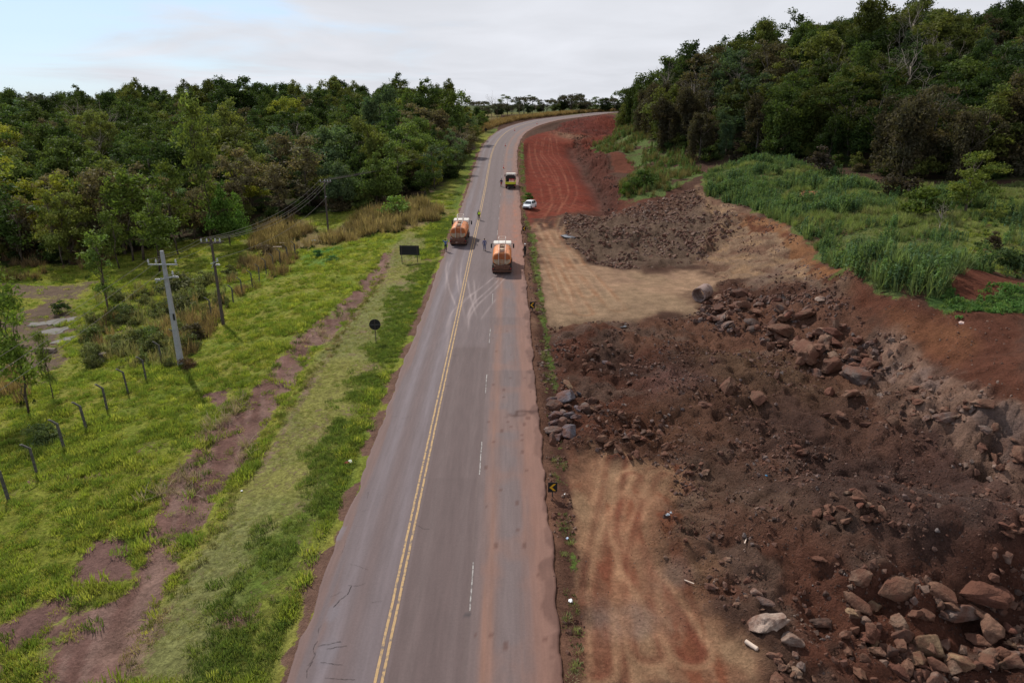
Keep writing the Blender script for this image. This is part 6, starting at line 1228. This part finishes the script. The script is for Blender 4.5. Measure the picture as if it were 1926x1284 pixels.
# ------------------------------------------------------------------ people
M_skin = mat('skin', (.26, .14, .09), .6)
def limbs_mesh(parent, name, chains, m, lvl=1):
    """continuous skinned figure from joint chains: each chain is a list of (x, y, z, radius), chains share joints by position"""
    vs_ = []; idx = {}; es = []
    for ch in chains:
        pr = None
        for (x, y, z, r) in ch:
            k_ = (round(x, 4), round(y, 4), round(z, 4))
            if k_ not in idx: idx[k_] = len(vs_); vs_.append((x, y, z, r))
            i = idx[k_]
            if pr is not None: es.append((pr, i))
            pr = i
    me = bpy.data.meshes.new(name); me.from_pydata([v[:3] for v in vs_], es, []); o = link(name, me, parent)
    md = o.modifiers.new('skin', 'SKIN'); md.use_smooth_shade = True; md2 = o.modifiers.new('sub', 'SUBSURF'); md2.levels = lvl; md2.render_levels = lvl
    for i, v in enumerate(vs_): sv = me.skin_vertices[0].data[i]; sv.radius = (v[3], v[3]); sv.use_root = (i == 0)
    dg = bpy.context.evaluated_depsgraph_get(); dg.update(); me2 = bpy.data.meshes.new_from_object(o.evaluated_get(dg)); o.modifiers.clear(); o.data = me2; me2.materials.clear(); me2.materials.append(m); me2.name = name; return o
def person(px, py, rz, label, shirt, trousers, hairc=(.02, .015, .012), arms='down', stride=.12, helmet=None, vest=None, sleeves=.6, onroad=True):
    e = empty('person', (0, 0, 0)); y_ = stride
    hipL, hipR = (-.095, 0, .90), (.095, 0, .90)
    kneeL, kneeR = (-.10, y_ * .7, .49), (.10, -y_ * .2, .49); ankL, ankR = (-.10, y_, .09), (.10, -y_ - .02, .09)
    if arms == 'down': el = [(-.27, -.03, 1.13), (.27, .02, 1.13)]; wr_ = [(-.30, .08, .90), (.30, .03, .88)]; hd = Vector((0, .1, -1)).normalized()
    elif arms == 'head': el = [(-.36, .05, 1.52), (.36, .05, 1.52)]; wr_ = [(-.22, .1, 1.70), (.22, .1, 1.70)]; hd = Vector((0, .15, .9)).normalized()
    else: el = [(-.26, .03, 1.13), (.26, .03, 1.13)]; wr_ = [(-.12, .24, 1.15), (.14, .26, 1.13)]; hd = Vector((.1, .9, .1)).normalized()
    ch = [[(0, 0, .93, .13), (0, 0, 1.10, .115), (0, .0, 1.28, .135), (0, 0, 1.42, .10), (0, 0, 1.50, .055), (0, .01, 1.56, .06), (0, .015, 1.64, .092), (0, .01, 1.71, .07)]]
    for s, h, k_, a in ((-1, hipL, kneeL, ankL), (1, hipR, kneeR, ankR)): ch.append([(0, 0, .93, .13), (*h, .088), (*k_, .055), (*a, .038), (a[0], a[1] + .14, .05, .035)])
    for i, s in enumerate((-1, 1)):
        W_ = Vector(wr_[i]); ch.append([(0, 0, 1.42, .10), (s * .19, 0, 1.41, .056), (*el[i], .042), (*W_, .028), (*(W_ + hd * .07), .036)])
    b = limbs_mesh(e, 'body', ch, M_skin)
    for i, s in enumerate((-1, 1)):
        W_ = Vector(wr_[i]) + hd * .07; side = Vector((0, 1, 0)) if abs(hd.y) < .5 else Vector((1, 0, 0)); m = MB()
        for j, L in enumerate((.062, .074, .070, .055)):
            q = W_ + side * (j - 1.5) * .02; q1 = q + hd * L * .6; q2 = q1 + (hd + Vector((-s * .5, 0, 0))).normalized() * L * .5; m.tube(q, q1, .009, .008, 6); m.tube(q1, q2, .008, .006, 6)
        q = W_ - side * .035 - hd * .03; m.tube(q, q - side * .025 + hd * .04, .010, .008, 6); m.build('fingers', M_skin, b, True)
    m = MB(); m.ball((0, .112, 1.635), (.014, .022, .022), 1)
    for s in (-1, 1): m.ball((s * .088, .01, 1.64), (.012, .022, .032), 1)
    m.box((0, .102, 1.592), (.05, .012, .01)); m.build('face_features', M_skin, b, True)
    m = MB()
    for s in (-1, 1): m.ball((s * .032, .098, 1.655), (.012, .008, .007), 1)
    m.build('eyes', M_black, b)
    ms = mat('shirt_cloth', shirt, .9, noise=.1, nscale=8); mt = mat('trouser_cloth', trousers, .9, noise=.1, nscale=8)
    ch = [[(0, 0, .92, .165), (0, 0, 1.10, .15), (0, 0, 1.28, .165), (0, 0, 1.42, .125), (0, 0, 1.475, .075)]]
    for i, s in enumerate((-1, 1)): E = Vector(el[i]); W_ = Vector(wr_[i]); ch.append([(0, 0, 1.42, .125), (s * .19, 0, 1.41, .078), (*E, .058), (*E.lerp(W_, sleeves), .048)])
    limbs_mesh(e, 'shirt', ch, ms)
    ch = []
    for s, h, k_, a in ((-1, hipL, kneeL, ankL), (1, hipR, kneeR, ankR)): ch.append([(0, 0, .95, .155), (*h, .115), (*k_, .078), (a[0], a[1], .12, .066)])
    limbs_mesh(e, 'trousers', ch, mt)
    for a in (ankL, ankR): m = MB(); m.box((a[0], a[1] + .07, .045), (.10, .28, .09), bev=.03); m.build('shoe', M_black, e, True)
    if vest: m = MB(); m.loft([[(-.2 * k_, -.16 * k_, z), (.2 * k_, -.16 * k_, z), (.2 * k_, .16 * k_, z), (-.2 * k_, .16 * k_, z)] for z, k_ in ((.98, 1.05), (1.25, 1.08), (1.44, .8))]); bmesh.ops.bevel(m.bm, geom=m.bm.edges[:], offset=.04, segments=2, affect='EDGES'); m.build('vest', mat('vest_cloth', vest, .7), e, True)
    m = MB()
    if helmet: m.ball((0, 0, 1.70), (.125, .145, .085), 2); m.box((0, .12, 1.675), (.18, .1, .015), bev=.004); m.build('helmet', mat('helmet', helmet, .5), e, True)
    else: m.ball((0, -.012, 1.685), (.098, .105, .085), 2); m.build('hair', mat('hair', hairc, .8), e, True)
    p = at(px, py); e.location = (p.x, p.y, roadz(p.y) + .02 if onroad else p.z); e.rotation_euler = (0, 0, rz); e.scale = (1.03, 1.03, 1.03); return tag(e, label, 'person')
person(838.5, 474.5, R(8), 'person in blue shirt raising both hands to the head at the left roadside', (.07, .12, .27), (.025, .03, .05), arms='head', stride=.02)
person(901, 415.5, R(20), 'person in a bright yellow-green vest and dark trousers walking on the centre line', (.05, .05, .06), (.02, .022, .035), vest=(.55, .75, .05), stride=.2)
person(911.5, 473, R(190), 'person in bluish grey work clothes walking between the two tanker trucks', (.12, .12, .22), (.11, .12, .20), arms='down', stride=.13)
person(987.5, 483.5, R(60), 'person in black clothes and a white hat standing at the right edge of the asphalt', (.02, .02, .025), (.02, .02, .022), arms='front', helmet=(.7, .68, .66), stride=.03)
person(943, 352.5, R(5), 'person in dark blue top and red trousers walking beside the works truck', (.02, .022, .06), (.30, .035, .03), stride=.1)

# ------------------------------------------------------------------ signs
M_post = mat('sign_post', (.06, .05, .045), .8); M_bk = mat('sign_back_black', (.012, .012, .013), .6); M_brace = mat('sign_brace', (.035, .035, .037), .5); M_chev = mat('chevron_yellow', (.62, .33, .02), .5)
def chevron(px, py, w_, h_, label):
    q = ray(px, py); pc = at(px, py); b_ = at(px, py + (h_ / 2 + .35) * 1284 / max(pc.y, 20) ); e = empty('chevron_sign', b_)
    zc = .35 + h_ / 2; e.rotation_euler = (0, 0, R(4)); m = MB(); m.box((0, 0, zc), (w_, .03, h_), bev=.008); pn = m.build('panel', M_bk, e)
    m = MB(); a, t_ = w_ * .36, w_ * .26; hh_ = h_ * .36
    pr = [(-a, 0), (a - t_, hh_), (a, hh_), (-a + t_ * 1.1, 0), (a, -hh_), (a - t_, -hh_)]
    m.loft([[(x, -.017, zc + z) for x, z in pr], [(x, -.024, zc + z) for x, z in pr]]); m.build('chevron', M_chev, pn)
    m = MB(); m.box((0, .045, zc / 2 - .1), (.07, .05, zc + .25)); m.build('post', M_post, e); return tag(e, label, 'sign')
chevron(1039, 911, .56, .66, 'black chevron sign with yellow arrow pointing left, nearest of three along the right edge')
chevron(1001, 573, .58, .75, 'black chevron sign with yellow arrow pointing left, middle one of three on the right')
chevron(986, 430, .6, .8, 'black chevron sign with yellow arrow pointing left, farthest of three, past the nearer tanker')
b_ = at(771, 494); e = empty('board_sign', b_, R(-3)); m = MB(); m.box((0, 0, 1.75), (2.75, .04, 1.35), bev=.01); pn = m.build('panel', M_bk, e)
m = MB()
for z in (1.3, 2.2): m.box((0, -.04, z), (2.6, .03, .05))
m.build('brace', M_brace, pn)
for s in (-1, 1): m = MB(); m.box((s * 1.1, -.06, 1.0), (.08, .08, 2.85)); m.build('post', M_post, e)
tag(e, 'rectangular sign seen from its plain black back, on two posts in the left verge', 'sign')
b_ = at(707.5, 646); e = empty('round_sign', b_, R(5)); m = MB(); m.tube((0, -.012, 1.95), (0, .012, 1.95), .55, n=32); pn = m.build('disc', M_bk, e)
m = MB(); m.box((0, -.03, 1.95), (1.05, .02, .04)); m.build('brace', mat('brace_light', (.10, .10, .105), .5), pn); m = MB(); m.box((0, -.055, 1.15), (.07, .05, 2.7)); m.build('post', M_post, e)
tag(e, 'round sign seen from its plain black back, on a single post in the left verge', 'sign')
b_ = at(914, 254); e = empty('diamond_sign', b_); m = MB(); m.box((0, 0, 1.9), (.95, .03, .95), rot=(0, R(45), 0)); m.build('panel', M_bk, e); m = MB(); m.box((0, -.04, .9), (.08, .05, 2.2)); m.build('post', M_post, e)
tag(e, 'diamond-shaped sign seen from its dark back at the left verge where the bend begins', 'sign')

# ------------------------------------------------------------------ fence posts, power poles, wires
M_conc = mat('weathered_concrete', (.10, .095, .088), .95, noise=.35, nscale=5, dirt=(.05, .045, .035), dscale=4); M_pole = mat('concrete_pole', (.34, .34, .36), .9, noise=.12, nscale=4); M_wood = mat('old_wood_pole', (.085, .068, .06), .95, noise=.3, nscale=5); M_ins = mat('insulator', (.45, .45, .46), .3); M_wire = mat('wire', (.14, .12, .11), .5); M_galv = mat('galvanised_arm', (.32, .33, .34), .6)
m = MB(); m.loft([[(x * .075, y * .075, z) for x, y in ((-1, -1), (1, -1), (1, 1), (-1, 1))] for z in (-.4, 2.0)]); m.loft([[(x * .07 + dx_, y * .07, z) for x, y in ((-1, -1), (1, -1), (1, 1), (-1, 1))] for z, dx_ in ((2.0, 0), (2.42, -.42))])
fp = m.build('fence_post', M_conc); mesh_fp = fp.data; bpy.data.objects.remove(fp)
FP = [(16, 939), (70, 893), (121, 844), (163, 808), (202, 771.5), (241, 739.5), (275.5, 716), (305, 686), (333, 660), (398, 596), (439, 571), (456, 555), (475, 541), (488, 529), (501, 516), (514, 507), (527, 497), (542, 489), (556, 482)]
ordn = ['nearest the camera at the left frame edge', 'second from the camera', 'third from the camera', 'fourth from the camera', 'fifth from the camera', 'sixth from the camera', 'seventh from the camera', 'just left of the concrete pole foot', 'just behind the concrete pole', 'left of the dark wooden pole', 'right of the dark wooden pole, first', 'right of the dark wooden pole, second', 'third beyond the dark wooden pole', 'fourth beyond the dark wooden pole', 'fifth beyond the dark wooden pole', 'nearest before the wooden boards', 'beside the wooden boards', 'just past the wooden boards', 'last before the dry grass']
posts = []
for i, (px, py) in enumerate(FP):
    o = link('fence_post', mesh_fp); p = at(px, py); o.location = p; o.rotation_euler = (random.uniform(-.05, .05), random.uniform(-.06, .06), random.uniform(.2, .7)); posts.append(p)
    tag(o, f'grey concrete fence post with bent top, {ordn[i]}', 'fence post', 'bent-top fence posts left of the road')
def pole(name, px, py, H, r0, r1, m_, label, square=False):
    p = at(px, py); e = empty(name, p); mb = MB(); n_ = 8
    if square: mb.loft([[(x * r, y * r * .8, z) for x, y in ((-1, -1), (1, -1), (1, 1), (-1, 1))] for z, r in ((-.5, r0), (H, r1))])
    else: mb.tube((0, 0, -.5), (0, 0, H), r0, r1, 12)
    mb.build('shaft', m_, e); return tag(e, label, 'utility pole'), p
def insul(parent, x, y, z, hor=False):
    m = MB()
    if hor:
        for j in range(4): m.tube((x + j * .12, y, z), (x + j * .12 + .05, y, z), .11, n=10)
        m.tube((x - .05, y, z), (x + .5, y, z), .03)
    else:
        m.tube((x, y, z), (x, y, z + .2), .05, n=8); m.tube((x, y, z + .16), (x, y, z + .3), .1, .08, n=10); m.tube((x, y, z + .3), (x, y, z + .42), .07, .05, n=10)
    return m.build('insulator', M_ins, parent, True)
p1, b1 = pole('concrete_power_pole', 341, 688, 11.0, .25, .13, M_pole, 'tall light grey concrete power pole with white insulators beside the fence', True)
m = MB()
for z in (2.2, 3.6, 5.2): m.box((0, -.2 + z * .008, z), (.44 - z * .02, .05, .07))
m.build('climbing_recess', M_galv, p1)
m = MB(); m.box((0, -.22, 9.8), (2.6, .1, .12)); a1 = m.build('crossarm', M_galv, p1)
for x in (-1.25, -.55, 1.2): insul(a1, x, -.22, 9.85)
m = MB(); m.box((.15, -.2, 8.55), (1.7, .1, .12), rot=(0, -.22, 0)); m.tube((-.9, -.2, 8.1), (-.3, -.2, 8.6), .04); a2 = m.build('crossarm', M_galv, p1)
insul(a2, .75, -.2, 8.65, True); insul(a2, -.9, -.2, 8.4, True); insul(a2, .55, .2, 8.7)
m = MB(); m.box((.22, -.25, 4.9), (.14, .1, .6)); m.build('meter_plate', M_black, p1)
p2, b2 = pole('wooden_power_pole', 420, 610, 9.6, .19, .12, M_wood, 'dark weathered wooden power pole with a crossarm, second pole along the line')
m = MB(); m.box((0, -.14, 9.2), (2.3, .1, .13)); m.box((.3, .16, 9.25), (1.9, .1, .1), rot=(0, 0, .5)); a3 = m.build('crossarm', M_wood, p2)
for x in (-1., -.4, .5, 1.): insul(a3, x, -.14, 9.25)
m = MB(); m.tube((-.35, -.1, 6.9), (.5, -.1, 7.2), .05); m.tube((-.3, -.12, 6.4), (.05, -.12, 7.2), .04); a4 = m.build('bracket', M_galv, p2); insul(a4, .4, -.1, 7.1); insul(a4, .15, -.1, 6.8, True)
p3, b3 = pole('wooden_power_pole', 617.5, 433.5, 9.0, .19, .13, M_wood, 'dark power pole with square crossarm frame before the wood, farthest pole')
m = MB(); m.box((.3, -.15, 8.8), (2.0, .1, .12)); m.box((.3, .35, 8.8), (2.0, .1, .12)); m.tube((0, -.15, 8.0), (1.1, -.15, 8.75), .04); a5 = m.build('crossarm', M_wood, p3)
for x in (-.6, .2, .7, 1.2): insul(a5, x, -.15, 8.85)
m = MB(); m.tube((0, -.15, 6.2), (.35, -.15, 6.2), .06); m.build('bracket', M_galv, p3)
def wire(a, b, sag, label, group=None, r=.013):
    a, b = Vector(a), Vector(b); m = MB(); pts = []
    for i in range(17): u = i / 16; q = a.lerp(b, u); q.z -= sag * 4 * u * (1 - u); pts.append(q)
    m.path(pts, r, 5); return tag(m.build('power_wire', M_wire), label, 'wire', group)
B1, B2, B3 = b1, b2, b3
for x1, x2, lb in ((-1.25, -1., 'outer left'), (-.55, -.4, 'second'), (1.2, 1., 'outer right')):
    wire((B1.x + x1, B1.y - .22, B1.z + 10.25), (B2.x + x2, B2.y - .14, B2.z + 9.65), .25, f'{lb} power wire between the concrete pole and the dark wooden pole')
for x1, dx_, lb in ((-1.25, 0, 'upper'), (.3, 1.2, 'lower'), (-.2, .5, 'thin middle')):
    wire((B1.x + x1, B1.y - .22, B1.z + (10.25 if lb != 'lower' else 9.6)), (B1.x + x1 + 6, B1.y - 62, B1.z + 10 - dx_), 1.0, f'{lb} power wire running from the concrete pole towards the camera at the left', None, .014)
for i, (x, z, s_) in enumerate(((-1., 9.65, 1.7), (-.4, 9.65, 1.9), (.5, 9.65, 1.8), (1., 9.65, 2.0), (.4, 7.5, 1.5))):
    wire((B2.x + x, B2.y - .14, B2.z + z), (B3.x + (-.6, .2, .7, 1.2, .3)[i], B3.y - .15, B3.z + (9.25 if i < 4 else 6.2)), s_, ('leftmost', 'second', 'third', 'rightmost', 'lowest')[i] + ' sagging wire between the two dark power poles', None, .019)
for i, x in enumerate((-.6, .2, .7, 1.2)): wire((B3.x + x, B3.y - .15, B3.z + 9.25), (B3.x + 17 + x, B3.y + 42, B3.z + 12.5), 1.0, ('first', 'second', 'third', 'fourth')[i] + ' wire leaving the farthest pole into the dark wood', None, .018)

# ------------------------------------------------------------------ pipe, boards, litter
M_pipe = mat('pipe_concrete', (.27, .19, .165), .9, noise=.2, nscale=3, dirt=(.13, .07, .05), dscale=2)
p = at(1320, 562); m = MB(); n_ = 28; ro_, ri_ = .85, .70
def rg_(r, y): return [(r * math.cos(a * math.tau / n_), y, r * math.sin(a * math.tau / n_)) for a in range(n_)]
m.loft([rg_(ri_, 1.0), rg_(ri_, -.9), rg_(ro_, -.9), rg_(ro_, 1.0), rg_(ri_, 1.0)], False); o = m.build('concrete_pipe', M_pipe, None, True); o.location = (p.x, p.y, p.z + .7); o.rotation_euler = (.1, .0, R(-42)); tag(o, 'short wide concrete pipe lying open-ended at the top of the rock ridge', 'pipe')
M_board = mat('grey_board', (.42, .33, .26), .8, noise=.2, nscale=3); M_stick = mat('pale_wood', (.62, .48, .38), .8, noise=.1); M_litter = mat('white_plastic', (.78, .78, .78), .5)
def board(px, py, L, w_, t_, rz, label, mm=None, tilt=0., cat='board', name='wooden_board', lift=.06):
    p = at(px, py); m = MB(); m.box((0, 0, 0), (L, w_, t_), bev=min(t_, w_) * .15); o = m.build(name, mm or M_board); o.location = (p.x, p.y, p.z + lift + t_ / 2); o.rotation_euler = (0, tilt, rz); return tag(o, label, cat)
board(518, 470, 2.3, .45, .08, .1, 'pale wooden board lying flat by the fence, nearer of the two', lift=.5); board(528, 464, 2.0, .4, .08, .35, 'pale wooden board leaning across the other by the fence', tilt=.12, lift=.65)
board(1403, 1016, .95, .055, .05, R(62), 'thin pale stick lying on the brown soil in the diggings', M_stick, .1, 'stick', 'wooden_stick'); board(1296, 1096, .5, .05, .04, R(-35), 'short pale stick beside the small stones at the track edge', M_stick, 0, 'stick', 'wooden_stick')
p = at(1413, 1215); m = MB(); m.tube((-.3, 0, 0), (.3, 0, 0), .1, .1, 14); m.tube((.28, 0, 0), (.33, 0, 0), .085, .07, 10); o = m.build('log_piece', M_stick, None, True); o.location = (p.x, p.y, p.z + .1); o.rotation_euler = (0, 0, R(-52)); tag(o, 'short pale cut log lying left of the stained boulder', 'log')
p = at(87, 663); m = MB(); m.tube((-1.1, 0, 0), (1.1, 0, 0), .28, .28, 16); o = m.build('log_piece', mat('grey_log', (.20, .15, .12), .9, noise=.2), None, True); o.location = (p.x, p.y, p.z + .25); tag(o, 'grey-brown log lying in the muddy hollow at the left', 'log')
p = at(195, 677); m = MB(); m.tube((0, 0, -.1), (0, 0, .75), .42, .36, 16); o = m.build('tree_stump', M_bark, None, True); o.location = p; tag(o, 'dark round stump standing in the grass left of the fence', 'stump')
def scrap(px, py, s, label, m_=None, cat='litter', name='litter', flat=.45):
    p = at(px, py); bm = bmesh.new(); bmesh.ops.create_icosphere(bm, subdivisions=2, radius=1); rg = random.Random(px)
    for v in bm.verts: v.co *= rg.uniform(.6, 1.15); v.co.z *= flat
    me = bpy.data.meshes.new(name); bm.to_mesh(me); bm.free(); me.materials.append(m_ or M_litter); o = link(name, me); o.location = (p.x, p.y, p.z + s * .25 + .03); o.scale = (s, s, s); o.rotation_euler = (.2, .1, px); return tag(o, label, cat)
scrap(1073, 1131, .12, 'crumpled white plastic bag at the right edge of the road near the bottom'); scrap(1067, 1013, .09, 'small bluish white plastic scrap in the weeds right of the road', mat('bluish_plastic', (.5, .58, .7), .4)); scrap(1063, 931, .09, 'small white scrap just below the nearest chevron sign')
scrap(658, 870, .22, 'crumpled white and red wrapper in the grass at the left edge of the road'); scrap(651, 872, .22, 'dark red rag beside the white wrapper in the left verge', mat('red_rag', (.22, .03, .025), .8)); scrap(1256, 970, .12, 'crushed silvery plastic container beside the dirt track', mat('silver_plastic', (.3, .34, .38), .3)); scrap(1262, 965, .09, 'second crushed plastic piece beside the dirt track', mat('silver_plastic2', (.36, .38, .42), .3))
scrap(809, 1045, .05, 'tiny white scrap on the asphalt of the middle lane'); scrap(455, 924, .08, 'white scrap lying in the mown grass strip'); scrap(1441, 895, .1, 'small blue bottle cap on the brown soil', mat('blue_plastic', (.05, .2, .35), .5)); scrap(1808, 608, .22, 'pinkish white broken piece on the dark red slope', mat('pinkish_piece', (.6, .42, .36), .8))
scrap(590, 455, .5, 'crumpled blue plastic sheet by the fence end', mat('blue_sheet', (.08, .25, .42), .5)); scrap(25, 690, .7, 'pale flat slab in the muddy hollow at the left', mat('pale_slab', (.24, .20, .18), .8), 'slab', 'slab', .15); scrap(54, 696, .6, 'second pale slab right of the first in the muddy hollow', mat('pale_slab2', (.22, .19, .17), .8), 'slab', 'slab', .15)
# puddles in the hollow
M_water = mat('muddy_water', (.075, .062, .052), .55, .15)
for (px, py, a_, b__, lb) in ((118, 605, 1.6, .9, 'narrow'), (105, 622, 1.3, .7, 'small'), (70, 610, 1.2, .5, 'left'), (122, 640, 1.0, .7, 'lower')):
    p = at(px, py); m = MB(); R_ = [(p.x + a_ * math.cos(t) * (1 + .3 * math.sin(3 * t + px)), p.y + b__ * 2 * math.sin(t) * (1 + .25 * math.cos(5 * t)), 0) for t in [i * math.tau / 24 for i in range(24)]]
    hz_ = float(np.mean(height(np.array([q[0] for q in R_]), np.array([q[1] for q in R_])))) + .05; m.bm.faces.new([m.bm.verts.new((q[0], q[1], hz_)) for q in R_]); tag(m.build('puddle', M_water), kind='structure')
for (px, py, a_, b__) in ((1155, 607, 1.6, .5), (1075, 444, 1.8, 1.0)):
    p = at(px, py); m = MB(); R_ = [(p.x + a_ * math.cos(t) * (1 + .2 * math.sin(3 * t + px)), p.y + b__ * 1.6 * math.sin(t), 0) for t in [i * math.tau / 24 for i in range(24)]]
    hz_ = float(np.mean(height(np.array([q[0] for q in R_]), np.array([q[1] for q in R_])))) + .05; m.bm.faces.new([m.bm.verts.new((q[0], q[1], hz_)) for q in R_]); tag(m.build('puddle', mat('grey_puddle', (.10, .10, .11), .2), None), kind='structure')
